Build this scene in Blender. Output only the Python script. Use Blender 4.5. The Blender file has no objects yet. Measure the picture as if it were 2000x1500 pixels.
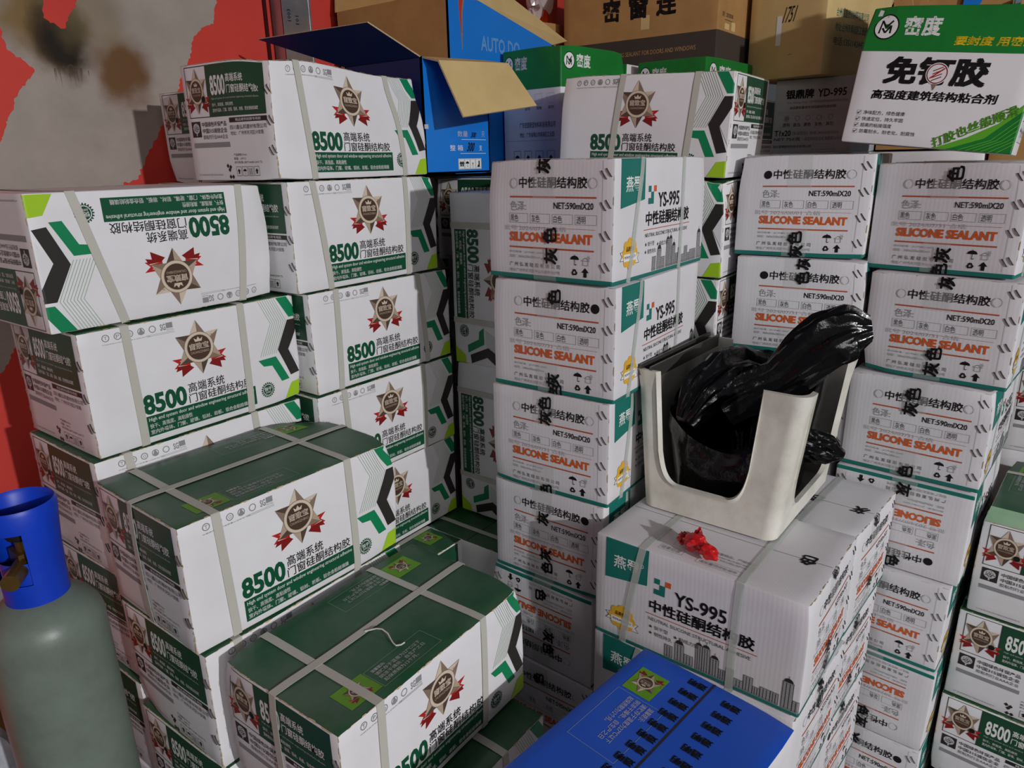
import bpy, bmesh, math, random
import numpy as np
from mathutils import Vector, Matrix, noise
from mathutils.geometry import tessellate_polygon

SC = bpy.context.scene
COL = SC.collection
R = math.radians

# ------------------------------------------------------------------ camera
cd = bpy.data.cameras.new('camera'); cam = bpy.data.objects.new('camera', cd); COL.objects.link(cam)
cd.sensor_width = 36.0; cd.lens = 1394.6 / 2000 * 36.0; cd.clip_start = .02
cam.matrix_world = (Matrix.Translation((0, 0, 1.45)) @ Matrix.Rotation(R(-53), 4, 'Z')
                    @ Matrix.Rotation(math.pi / 2 - .30477, 4, 'X') @ Matrix.Rotation(-.0187, 4, 'Z'))
SC.camera = cam
# ------------------------------------------------------------------ world, lamp, exposure
w = bpy.data.worlds.new('world'); SC.world = w; w.use_nodes = True
w.node_tree.nodes['Background'].inputs[0].default_value = (.86, .88, 1.0, 1)
w.node_tree.nodes['Background'].inputs[1].default_value = .06
ld = bpy.data.lights.new('work_lamp', 'POINT'); ld.energy = 590; ld.shadow_soft_size = .05; ld.color = (.985, .985, 1.0)
lamp = bpy.data.objects.new('work_lamp', ld); lamp.location = (-.52, -4.0, 2.35); COL.objects.link(lamp)
ad = bpy.data.lights.new('fill_light', 'AREA'); ad.shape = 'RECTANGLE'; ad.size = 1.4; ad.size_y = 1.2; ad.energy = 32; ad.color = (1.0, .95, .92)  # added soft fill to brighten the end faces, source unseen
door = bpy.data.objects.new('fill_light', ad); COL.objects.link(door); door.location = (-1.75, -3.0, 2.3)  # door holds the added fill light, no doorway is known here
door.rotation_euler = (Vector((.7, .8, 1.2)) - Vector(door.location)).to_track_quat('-Z', 'Y').to_euler()
SC.view_settings.view_transform = 'Standard'; SC.view_settings.look = 'None'
SC.view_settings.gamma = 1.0; SC.view_settings.exposure = 0.0
SC.view_settings.use_curve_mapping = False

# ------------------------------------------------------------------ materials
M = {}
def srgb(r, g, b):
    f = lambda c: (c / 255 / 12.92) if c / 255 <= .04045 else ((c / 255 + .055) / 1.055) ** 2.4
    return (f(r), f(g), f(b), 1)
def mat(name, rgb, rough=.6, spec=.3, var=0.0, scale=9, bump=0.0, bscale=60, bdist=.0012, metal=0.0, dirt=None, dirt_amt=.0, ribs=0.0, trans=0.0, alpha=1.0, coat=0.0):
    m = bpy.data.materials.new(name); m.use_nodes = True
    nt = m.node_tree; b = nt.nodes['Principled BSDF']
    c = srgb(*rgb)
    b.inputs['Base Color'].default_value = c; b.inputs['Roughness'].default_value = rough
    b.inputs['Specular IOR Level'].default_value = spec; b.inputs['Metallic'].default_value = metal
    b.inputs['Transmission Weight'].default_value = trans; b.inputs['Alpha'].default_value = alpha
    b.inputs['Coat Weight'].default_value = coat; b.inputs['Coat Roughness'].default_value = .15
    L = nt.links.new
    tc = nt.nodes.new('ShaderNodeTexCoord')
    if var or dirt:
        n = nt.nodes.new('ShaderNodeTexNoise'); n.inputs['Scale'].default_value = scale; n.inputs['Detail'].default_value = 7
        n.inputs['Roughness'].default_value = .65
        L(tc.outputs['Object'], n.inputs['Vector'])
        rp = nt.nodes.new('ShaderNodeValToRGB'); rp.color_ramp.elements[0].position = .36; rp.color_ramp.elements[1].position = .68
        L(n.outputs['Fac'], rp.inputs['Fac'])
        d = srgb(*dirt) if dirt else (0, 0, 0, 1)
        a = dirt_amt if dirt else var
        hi = tuple(c[i] * (1 - a) + d[i] * a for i in range(3)) + (1,)
        rp.color_ramp.elements[0].color = c; rp.color_ramp.elements[1].color = hi
        L(rp.outputs['Color'], b.inputs['Base Color'])
    if bump or ribs:
        bp = nt.nodes.new('ShaderNodeBump'); bp.inputs['Distance'].default_value = bdist
        if ribs:
            dp = nt.nodes.new('ShaderNodeVectorMath'); dp.operation = 'DOT_PRODUCT'; dp.inputs[1].default_value = (1, 1, 0)
            L(tc.outputs['Object'], dp.inputs[0])
            mu = nt.nodes.new('ShaderNodeMath'); mu.operation = 'MULTIPLY'; mu.inputs[1].default_value = 2 * math.pi / .0072
            L(dp.outputs['Value'], mu.inputs[0])
            si = nt.nodes.new('ShaderNodeMath'); si.operation = 'SINE'; L(mu.outputs[0], si.inputs[0])
            L(si.outputs[0], bp.inputs['Height']); bp.inputs['Strength'].default_value = ribs; bp.inputs['Distance'].default_value = .0004
        else:
            n2 = nt.nodes.new('ShaderNodeTexNoise'); n2.inputs['Scale'].default_value = bscale; n2.inputs['Detail'].default_value = 5
            L(tc.outputs['Object'], n2.inputs['Vector']); L(n2.outputs['Fac'], bp.inputs['Height']); bp.inputs['Strength'].default_value = bump
        L(bp.outputs['Normal'], b.inputs['Normal'])
    M[name] = m
    return m
mat('white_card', (228, 227, 230), .42, .4, dirt=(196, 190, 186), dirt_amt=.28, scale=5)
mat('sealant_card', (216, 214, 218), .6, .25, dirt=(188, 184, 184), dirt_amt=.3, scale=6, ribs=.07)
mat('grey_card', (196, 196, 200), .6, .25, var=.1)
mat('green_top', (24, 82, 50), .36, .4, dirt=(98, 112, 98), dirt_amt=.55, scale=6)
mat('print_green', (12, 128, 82), .42, .35)
mat('print_dark_green', (16, 82, 54), .42, .35, var=.15)
mat('print_deep_green', (20, 70, 46), .42, .35, dirt=(60, 90, 72), dirt_amt=.25)
mat('print_charcoal', (46, 42, 41), .45, .3)
mat('print_black', (22, 21, 22), .5, .25)
mat('print_grey', (140, 140, 142), .55, .2)
mat('print_light_grey', (186, 185, 188), .55, .2)
mat('print_line', (150, 172, 152), .5, .2)
mat('print_lime', (160, 200, 40), .45, .3)
mat('print_emblem_green', (104, 160, 36), .45, .3, dirt=(70, 104, 34), dirt_amt=.4)
mat('print_white', (226, 226, 224), .5, .3)
mat('print_teal', (26, 114, 104), .5, .3, var=.12)
mat('print_orange', (206, 92, 38), .5, .3)
mat('print_rust', (176, 84, 52), .5, .3)
mat('print_red', (178, 38, 36), .4, .3)
mat('print_dark_red', (128, 26, 26), .4, .3)
mat('print_gold', (222, 172, 52), .4, .3)
mat('print_yellow', (236, 200, 30), .45, .3)
mat('bronze_pale', (206, 190, 170), .4, .3)
mat('bronze_light', (176, 156, 136), .4, .3)
mat('bronze_mid', (134, 114, 98), .4, .3)
mat('bronze_dark', (84, 68, 58), .4, .3)
mat('emblem_ring', (208, 194, 174), .4, .3)
mat('emblem_brown', (76, 56, 46), .4, .3)
mat('midu_green', (22, 124, 48), .42, .4, dirt=(18, 96, 42), dirt_amt=.5, scale=12)
mat('midu_leaf', (92, 168, 42), .42, .4)
mat('blue_print', (22, 84, 200), .32, .45, var=.08)
mat('sky_blue', (22, 120, 212), .36, .4, var=.08)
mat('print_sky', (96, 150, 206), .5, .2)
mat('shaded_blue', (20, 34, 84), .4, .35)  # the carton's blue with deep shade painted into it
mat('ink_blue', (24, 30, 66), .5, .2)
mat('kraft', (176, 134, 84), .75, .15, dirt=(150, 110, 66), dirt_amt=.5, scale=14)
mat('kraft_pale', (212, 184, 130), .75, .15, dirt=(190, 158, 104), dirt_amt=.5, scale=10)
mat('kraft_edge', (198, 176, 140), .85, .1, var=.3, scale=200)
mat('dark_band', (72, 62, 56), .7, .15, var=.1)
mat('inside_dark', (60, 50, 42), .9, .05)
mat('strap', (196, 194, 184), .42, .4, alpha=.9)
mat('film_strap', (206, 212, 206), .25, .5, alpha=.42)
mat('tape', (214, 214, 212), .12, .6, alpha=.22)
mat('steel', (70, 66, 64), .45, .5, metal=.5)
mat('aluminium', (190, 190, 196), .32, .5, metal=.85, dirt=(120, 120, 126), dirt_amt=.4, scale=20)
mat('dull_metal', (92, 90, 86), .4, .5, metal=.7)
mat('bin_plastic', (228, 226, 217), .36, .45, dirt=(158, 152, 134), dirt_amt=.5, scale=11)
mat('black_film', (9, 9, 11), .19, .5, bump=.9, bscale=26, bdist=.004)
mat('red_film', (196, 26, 30), .22, .6, bump=.5, bscale=120)
mat('cylinder_paint', (112, 124, 114), .38, .4, dirt=(84, 92, 84), dirt_amt=.5, scale=13, bump=.12, bscale=160)
mat('collar_blue', (14, 62, 196), .42, .4, var=.2)
mat('brass', (150, 120, 62), .35, .5, metal=.8, dirt=(70, 60, 40), dirt_amt=.5)
mat('rubber', (26, 26, 28), .7, .2)
mat('sack_white', (196, 198, 204), .7, .2, dirt=(120, 130, 146), dirt_amt=.5, scale=22, bump=.5, bscale=90)
mat('orange_paint', (214, 92, 34), .5, .3)
mat('clear_film', (226, 214, 210), .12, .6, alpha=.55, bump=.8, bscale=55)
mat('lit_green', (176, 212, 176), .45, .4, dirt=(130, 176, 134), dirt_amt=.5, scale=14)  # carton green made pale, the light falling on it is in the colour
mat('twine', (214, 212, 200), .8, .1)
mat('pale_blue', (166, 208, 208), .5, .3)
mat('floor_concrete', (92, 88, 84), .85, .1, var=.35, scale=6, bump=.3)
mat('wall_red', (206, 66, 56), .55, .25, dirt=(186, 56, 50), dirt_amt=.5, scale=4, bump=.25, bscale=30)
mat('wall_seam', (60, 16, 16), .8, .1)
mat('pine_scrap', (202, 140, 86), .7, .15, var=.2)

def wall_grey():
    m = mat('wall_grey', (172, 160, 152), .6, .25, bump=.3, bscale=22)
    nt = m.node_tree; L = nt.links.new; b = nt.nodes['Principled BSDF']
    tc = nt.nodes.new('ShaderNodeTexCoord')
    n = nt.nodes.new('ShaderNodeTexNoise'); n.inputs['Scale'].default_value = 7; n.inputs['Detail'].default_value = 9; n.inputs['Roughness'].default_value = .62
    L(tc.outputs['Object'], n.inputs['Vector'])
    mx0 = nt.nodes.new('ShaderNodeMixRGB'); mx0.inputs[1].default_value = srgb(182, 170, 160); mx0.inputs[2].default_value = srgb(132, 122, 116)
    L(n.outputs['Fac'], mx0.inputs[0]); cur = mx0.outputs[0]
    dn = nt.nodes.new('ShaderNodeVectorMath'); dn.operation = 'MULTIPLY_ADD'; dn.inputs[1].default_value = (.07, .0, .07)
    nc = nt.nodes.new('ShaderNodeTexNoise'); nc.inputs['Scale'].default_value = 16; nc.inputs['Detail'].default_value = 8
    L(tc.outputs['Object'], nc.inputs['Vector']); L(nc.outputs['Color'], dn.inputs[0]); L(tc.outputs['Object'], dn.inputs[2])
    # rust and soot stains with their own places on the sheet
    for (cx, cz, r, sx, rgb, k) in [(.858, 1.650, .10, 1.2, (104, 70, 36), .95), (.70, 1.735, .09, .9, (122, 96, 50), .9), (.735, 1.69, .085, 1.1, (92, 66, 34), .9),
                                    (.746, 1.704, .092, 1.15, (32, 24, 15), 1.0), (.80, 1.76, .09, .8, (120, 104, 72), .6)]:
        mp = nt.nodes.new('ShaderNodeVectorMath'); mp.operation = 'SUBTRACT'; mp.inputs[1].default_value = (cx + .035, 1.70, cz + .035)
        L(dn.outputs[0], mp.inputs[0])
        sc = nt.nodes.new('ShaderNodeVectorMath'); sc.operation = 'MULTIPLY'; sc.inputs[1].default_value = (1 / r * sx, 0, 1 / r)
        L(mp.outputs[0], sc.inputs[0])
        ln = nt.nodes.new('ShaderNodeVectorMath'); ln.operation = 'LENGTH'; L(sc.outputs[0], ln.inputs[0])
        mr = nt.nodes.new('ShaderNodeMapRange'); mr.interpolation_type = 'SMOOTHSTEP'
        mr.inputs[1].default_value = 1.0; mr.inputs[2].default_value = .35; mr.inputs[3].default_value = 0; mr.inputs[4].default_value = k
        L(ln.outputs['Value'], mr.inputs[0])
        mx = nt.nodes.new('ShaderNodeMixRGB'); mx.inputs[2].default_value = srgb(*rgb); L(mr.outputs[0], mx.inputs[0]); L(cur, mx.inputs[1]); cur = mx.outputs[0]
    L(cur, b.inputs['Base Color'])
wall_grey()

# ------------------------------------------------------------------ object helpers
def tag(o, label, cat, group=None, kind=None):
    if label: o['label'] = label
    if cat: o['category'] = cat
    if group: o['group'] = group
    if kind: o['kind'] = kind
    return o
def empty(name, loc, rz=0.0, label=None, cat=None, group=None):
    o = bpy.data.objects.new(name, None); COL.objects.link(o); o.empty_display_size = .05
    o.location = loc; o.rotation_euler = (0, 0, rz)
    return tag(o, label, cat, group)
def link(name, me, parent=None):
    o = bpy.data.objects.new(name, me); COL.objects.link(o)
    if parent is not None: o.parent = parent
    return o
def mesh(name, verts, faces, mats, idx=None, smooth=False):
    me = bpy.data.meshes.new(name)
    me.from_pydata([tuple(v) for v in verts], [], faces)
    for m in mats: me.materials.append(M[m])
    if idx is not None: me.polygons.foreach_set('material_index', idx)
    me.polygons.foreach_set('use_smooth', [bool(smooth)] * len(me.polygons))
    me.update()
    return me
class MB:
    """collects shapes for one mesh"""
    def __init__(s): s.v = []; s.f = []; s.m = []; s.mats = []
    def mi(s, m):
        if m not in s.mats: s.mats.append(m)
        return s.mats.index(m)
    def add(s, vs, fs, m):
        b = len(s.v); s.v += [tuple(v) for v in vs]; k = s.mi(m)
        for f in fs: s.f.append(tuple(i + b for i in f)); s.m.append(k)
    def box(s, lo, hi, m):
        (a, b, c), (d, e, f) = lo, hi
        s.add([(a, b, c), (d, b, c), (d, e, c), (a, e, c), (a, b, f), (d, b, f), (d, e, f), (a, e, f)],
              [(0, 3, 2, 1), (4, 5, 6, 7), (0, 1, 5, 4), (1, 2, 6, 5), (2, 3, 7, 6), (3, 0, 4, 7)], m)
    def slab(s, quad, th, m_out, m_in, m_edge, n=1):
        """a sheet: quad (a,b,c,d) outer side seen counter-clockwise, thickened inwards"""
        q = [Vector(p) for p in quad]; nn = ((q[2] - q[0]).cross(q[3] - q[1]) if len(q) == 4 else (q[1] - q[0]).cross(q[-1] - q[0])).normalized()
        k = len(q); inn = [p - nn * th for p in q]
        t = [(0, 1, 2), (0, 2, 3)] if k == 4 else [tuple(range(k))]
        s.add(q, t, m_out); s.add(inn, [tuple(reversed(x)) for x in t], m_in)
        for i in range(k):
            j = (i + 1) % k; s.add([q[i], inn[i], inn[j], q[j]], [(0, 1, 2, 3)], m_edge)
    def tube(s, path, rad, m, n=10, cap=True):
        path = [Vector(p) for p in path]; rings = []
        for i, p in enumerate(path):
            t = (path[min(i + 1, len(path) - 1)] - path[max(i - 1, 0)]).normalized()
            a = Vector((0, 0, 1)) if abs(t.z) < .9 else Vector((1, 0, 0))
            x = t.cross(a).normalized(); y = t.cross(x)
            r = rad[i] if isinstance(rad, (list, tuple)) else rad
            rings.append([p + (x * math.cos(2 * math.pi * k / n) + y * math.sin(2 * math.pi * k / n)) * r for k in range(n)])
        vs = [v for rg in rings for v in rg]
        fs = [(i * n + k, i * n + (k + 1) % n, (i + 1) * n + (k + 1) % n, (i + 1) * n + k) for i in range(len(path) - 1) for k in range(n)]
        if cap: fs += [tuple(reversed(range(n))), tuple((len(path) - 1) * n + k for k in range(n))]
        s.add(vs, fs, m)
    def lathe(s, prof, m, c=(0, 0), n=48):
        vs = [(c[0] + r * math.cos(2 * math.pi * k / n), c[1] + r * math.sin(2 * math.pi * k / n), z) for r, z in prof for k in range(n)]
        fs = [(i * n + k, i * n + (k + 1) % n, (i + 1) * n + (k + 1) % n, (i + 1) * n + k) for i in range(len(prof) - 1) for k in range(n)]
        s.add(vs, fs, m)
    def build(s, name, parent=None, smooth=False):
        me = mesh(name, s.v, s.f, s.mats, s.m, smooth)
        if smooth:
            try: me.set_sharp_from_angle(angle=R(35))
            except Exception: pass
        return link(name, me, parent)

# ------------------------------------------------------------------ flat printing (u right, v up, layer)
_tc = {}
def text_geo(s, bold, res):
    key = (s, bold, res)
    if key not in _tc:
        c = bpy.data.curves.new('t', 'FONT'); c.body = s; c.size = 1; c.resolution_u = res; c.offset = bold
        o = bpy.data.objects.new('t', c); COL.objects.link(o)
        dg = bpy.context.evaluated_depsgraph_get(); ev = o.evaluated_get(dg); m = ev.to_mesh()
        v = np.zeros(len(m.vertices) * 3); m.vertices.foreach_get('co', v); v = v.reshape(-1, 3)[:, :2]
        f = [tuple(p.vertices) for p in m.polygons]
        ev.to_mesh_clear(); bpy.data.objects.remove(o); bpy.data.curves.remove(c)
        lo, hi = v.min(0), v.max(0); _tc[key] = ((v - lo) / (hi - lo), f, (hi - lo)[0] / (hi - lo)[1])
    return _tc[key]
class Print:
    def __init__(s): s.items = []
    def raw(s, v, f, m, layer): s.items.append((np.asarray(v, float), f, m, layer))
    def poly(s, pts, m, layer=0):
        tri = tessellate_polygon([[Vector((p[0], p[1], 0)) for p in pts]])
        f = []
        for t in tri:
            a, b, c = (pts[i] for i in t)
            ar = (b[0] - a[0]) * (c[1] - a[1]) - (b[1] - a[1]) * (c[0] - a[0])
            f.append(tuple(t) if ar > 0 else tuple(reversed(t)))
        s.raw(pts, f, m, layer)
    def rect(s, u0, v0, u1, v1, m, layer=0): s.poly([(u0, v0), (u1, v0), (u1, v1), (u0, v1)], m, layer)
    def frame(s, u0, v0, u1, v1, t, m, layer=0):
        s.rect(u0, v0, u1, v0 + t, m, layer); s.rect(u0, v1 - t, u1, v1, m, layer)
        s.rect(u0, v0, u0 + t, v1, m, layer); s.rect(u1 - t, v0, u1, v1, m, layer)
    def disc(s, cu, cv, r, m, layer=0, n=28, ry=None):
        ry = ry or r
        s.raw([(cu + r * math.cos(2 * math.pi * k / n), cv + ry * math.sin(2 * math.pi * k / n)) for k in range(n)], [tuple(range(n))], m, layer)
    def ring(s, cu, cv, r0, r1, m, layer=0, n=28, a0=0, a1=360):
        v = []; f = []
        for k in range(n + 1):
            a = R(a0 + (a1 - a0) * k / n)
            v += [(cu + r0 * math.cos(a), cv + r0 * math.sin(a)), (cu + r1 * math.cos(a), cv + r1 * math.sin(a))]
        for k in range(n): f.append((2 * k, 2 * k + 1, 2 * k + 3, 2 * k + 2))
        s.raw(v, f, m, layer)
    def line(s, pts, t, m, layer=0):
        for a, b in zip(pts, pts[1:]):
            d = Vector((b[0] - a[0], b[1] - a[1])); n = Vector((-d.y, d.x)).normalized() * t / 2
            s.raw([(a[0] - n.x, a[1] - n.y), (b[0] - n.x, b[1] - n.y), (b[0] + n.x, b[1] + n.y), (a[0] + n.x, a[1] + n.y)], [(0, 1, 2, 3)], m, layer)
    def text(s, t, u0, v0, u1, v1, m, layer=1, bold=0.0, rot=0, res=2, slant=0.0):
        heavy = bold if (bold > .013 and any(ord(c) > 0x2e80 for c in t)) else 0
        v, f, asp = text_geo(t, .008 if heavy else bold, res)
        if heavy:        # thicken by printing it four times, a hair apart
            d = heavy * .75; n = len(v); vv = []; ff = []
            for k, (a, b) in enumerate(((-1, -1), (1, -1), (-1, 1), (1, 1))):
                vv.append((v * (1 - 2 * np.array([d / asp, d]))) + np.array([d / asp * (1 + a), d * (1 + b)])); ff += [tuple(i + k * n for i in q) for q in f]
            v = np.concatenate(vv); f = ff
        if slant: v = np.stack([(v[:, 0] + slant * v[:, 1]) / (1 + abs(slant)), v[:, 1]], 1)
        if rot == 90: v = np.stack([1 - v[:, 1], v[:, 0]], 1)
        elif rot == 180: v = 1 - v
        elif rot == 270: v = np.stack([v[:, 1], 1 - v[:, 0]], 1)
        s.raw(v * [u1 - u0, v1 - v0] + [u0, v0], f, m, layer)
    def put(s, o, cu, cv, k=1.0, ang=0.0, dl=0, kv=None):
        kv = kv or k; ca, sa = math.cos(R(ang)), math.sin(R(ang))
        for v, f, m, l in o.items:
            x, y = v[:, 0] * k, v[:, 1] * kv
            s.raw(np.stack([cu + x * ca - y * sa, cv + x * sa + y * ca], 1), f, m, l + dl)
    def flipped(s, w, h):
        o = Print()
        for v, f, m, l in s.items: o.raw(np.array([w, h]) - v, f, m, l)
        return o
    def turned(s, h):        # quarter turn clockwise of the sheet
        o = Print()
        for v, f, m, l in s.items: o.raw(np.stack([v[:, 1], h - v[:, 0]], 1), f, m, l)
        return o
    def cut(s, w, h):
        """triangles cut along the grid of the carton face; returns arrays"""
        if hasattr(s, '_c'): return s._c
        bm = bmesh.new(); mats = []
        for v, f, m, l in s.items:
            if m not in mats: mats.append(m)
            k = mats.index(m); vs = [bm.verts.new((p[0], p[1], l)) for p in v]
            for t in f:
                try: bm.faces.new([vs[i] for i in t]).material_index = k
                except ValueError: pass
        big = [f for f in bm.faces if f.calc_area() > 1e-5 or max(e.calc_length() for e in f.edges) > .012]
        for ax, lines in ((0, gridlines(w)), (1, gridlines(h))):
            for q in lines[1:-1]:
                n = (1, 0, 0) if ax == 0 else (0, 1, 0); co = (q, 0, 0) if ax == 0 else (0, q, 0)
                big = [f for f in bm.faces if min(x.co[ax] for x in f.verts) < q - 1e-5 and max(x.co[ax] for x in f.verts) > q + 1e-5]
                if not big: continue
                geom = big + list({e for f in big for e in f.edges}) + list({x for f in big for x in f.verts})
                bmesh.ops.bisect_plane(bm, geom=geom, dist=1e-7, plane_co=co, plane_no=n)
        bm.verts.index_update()
        v = np.array([x.co[:] for x in bm.verts]) if len(bm.verts) else np.zeros((0, 3))
        f = [tuple(x.index for x in p.verts) for p in bm.faces]; mi = [p.material_index for p in bm.faces]
        bm.free(); s._c = (v, f, mi, mats)
        return s._c
def gridlines(w):
    r = .003; n = max(2, round((w - 2 * r) / .021))
    return [0, r] + [r + (w - 2 * r) * k / n for k in range(1, n)] + [w - r, w]

# ---- emblem: six pointed star in bronze facets, ring, crown, ribbons (unit: 1 = half height)
EM = Print()
def _emblem():
    out = [(0, 1.0), (.29, .5), (.82, .52), (.58, 0), (.82, -.5), (.29, -.5), (0, -1.0), (-.29, -.5), (-.82, -.5), (-.58, 0), (-.82, .52), (-.29, .5)]
    cols = ['bronze_mid', 'bronze_pale', 'bronze_mid', 'bronze_light', 'bronze_mid', 'bronze_dark', 'bronze_light', 'bronze_dark', 'bronze_light', 'bronze_mid', 'bronze_dark', 'bronze_pale']
    rib = lambda sg: [(sg * .5, -.32), (sg * 1.02, -.30), (sg * .82, -.48), (sg * 1.0, -.62), (sg * .62, -.66), (sg * .74, -.92), (sg * .98, -.86), (sg * .55, -.62), (sg * .3, -.72)]
    for sg in (-1, 1):
        EM.poly([(sg * .40, -.30), (sg * 1.06, -.26), (sg * .84, -.44), (sg * 1.02, -.60), (sg * .42, -.66)], 'print_red', 0)
        EM.poly([(sg * .44, -.58), (sg * .86, -.50), (sg * .98, -.72), (sg * .76, -.68), (sg * .78, -.94), (sg * .30, -.70)], 'print_dark_red', 1)
        EM.poly([(sg * .50, -.38), (sg * .80, -.34), (sg * .72, -.42)], 'bronze_pale', 2)
        EM.poly([(sg * .52, -.56), (sg * .88, -.50), (sg * .86, -.54)], 'bronze_pale', 2)
    for i in range(12):
        EM.poly([(0, 0), out[i], out[(i + 1) % 12]], cols[i], 3)
    EM.disc(0, 0, .575, 'bronze_mid', 4); EM.disc(0, 0, .555, 'emblem_ring', 5); EM.disc(0, 0, .47, 'bronze_light', 6); EM.disc(0, 0, .455, 'emblem_brown', 7)
    EM.poly([(-.13, .22), (.13, .22), (.17, .36), (.07, .29), (0, .40), (-.07, .29), (-.17, .36)], 'bronze_pale', 8)
    EM.text('窗致宝', -.38, -.07, .38, .18, 'bronze_pale', 8, bold=.03)
    EM.text('CHUANGZHIBAO', -.36, -.21, .36, -.12, 'bronze_light', 8)
_emblem()
TREE = Print()
TREE.rect(0, 0, 1, 1, 'print_charcoal', 0); TREE.disc(.5, .56, .36, 'print_light_grey', 1, ry=.33)
for a in range(14):
    TREE.disc(.5 + .27 * math.cos(a * 2.4) * (a / 14 + .15), .58 + .25 * math.sin(a * 2.4) * (a / 14 + .15), .035, 'print_charcoal', 2, n=8)
TREE.rect(.45, .08, .55, .4, 'print_light_grey', 2); TREE.line([(.5, .35), (.28, .55)], .04, 'print_charcoal', 2); TREE.line([(.5, .35), (.74, .58)], .04, 'print_charcoal', 2)

def umbrella(p, cu, cv, r, m='print_black', l=1):
    p.raw([(cu + r * math.cos(R(a)), cv + r * .8 * math.sin(R(a))) for a in range(0, 181, 15)], [tuple(range(13))], m, l)
    p.rect(cu - r * .06, cv - r * .9, cu + r * .06, cv + r, m, l); p.ring(cu + r * .18, cv - r * .9, r * .12, r * .26, m, l, n=8, a0=180, a1=360)
def up_arrow(p, cu, cv, r, m='print_black', l=1):
    p.poly([(cu - r * .38, cv - r), (cu + r * .38, cv - r), (cu + r * .38, cv), (cu + r * .9, cv), (cu, cv + r), (cu - r * .9, cv), (cu - r * .38, cv)], m, l)
def house(p, cu, cv, r, m='print_grey', l=1):
    p.frame(cu - r * .7, cv - r, cu + r * .7, cv + .1 * r, r * .12, m, l); p.line([(cu - r, cv), (cu, cv + .75 * r), (cu + r, cv)], r * .12, m, l)
    p.ring(cu + r * .75, cv + .7 * r, r * .2, r * .32, m, l, n=10)
    for a in range(0, 360, 60): p.line([(cu + r * .75 + .42 * r * math.cos(R(a)), cv + .7 * r + .42 * r * math.sin(R(a))), (cu + r * .75 + .6 * r * math.cos(R(a)), cv + .7 * r + .6 * r * math.sin(R(a)))], r * .08, m, l)
def recycle(p, cu, cv, r, m='print_black', l=1):
    pts = [(cu + r * math.sin(R(a)), cv - r * .1 + r * math.cos(R(a))) for a in (0, 120, 240)]
    for i in range(3):
        a, b = Vector(pts[i]), Vector(pts[(i + 1) % 3])
        p.line([tuple(a.lerp(b, .12)), tuple(a.lerp(b, .72))], r * .42, m, l)
        d = (b - a).normalized(); n = Vector((-d.y, d.x)); e = a.lerp(b, .68)
        p.poly([tuple(e + n * r * .42), tuple(e - n * r * .42), tuple(e + d * r * .5)], m, l)

def wear(p, w_, h_, seed, sides='lrt', m='kraft_edge', amt=.6):
    """scuffed edges where the printed liner has gone and the brown board shows"""
    rg = random.Random(seed)
    for sd in sides:
        L_ = h_ if sd in 'lr' else w_; t = 0.0
        while t < L_ - .004:
            n = min(L_ - t, rg.uniform(.004, .022)); k = rg.uniform(.0005, .0019)
            if rg.random() < amt:
                a, b = t, t + n; o = 0 if sd in 'lb' else (w_ if sd == 'r' else h_); sg = 1 if sd in 'lb' else -1
                q = [(o, a), (o + sg * k, a + n * .2), (o + sg * k * rg.uniform(.4, 1), b - n * .2), (o, b)]
                p.poly(q if sd in 'lr' else [(y, x) for x, y in q], m, 3)
            t += n
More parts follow.
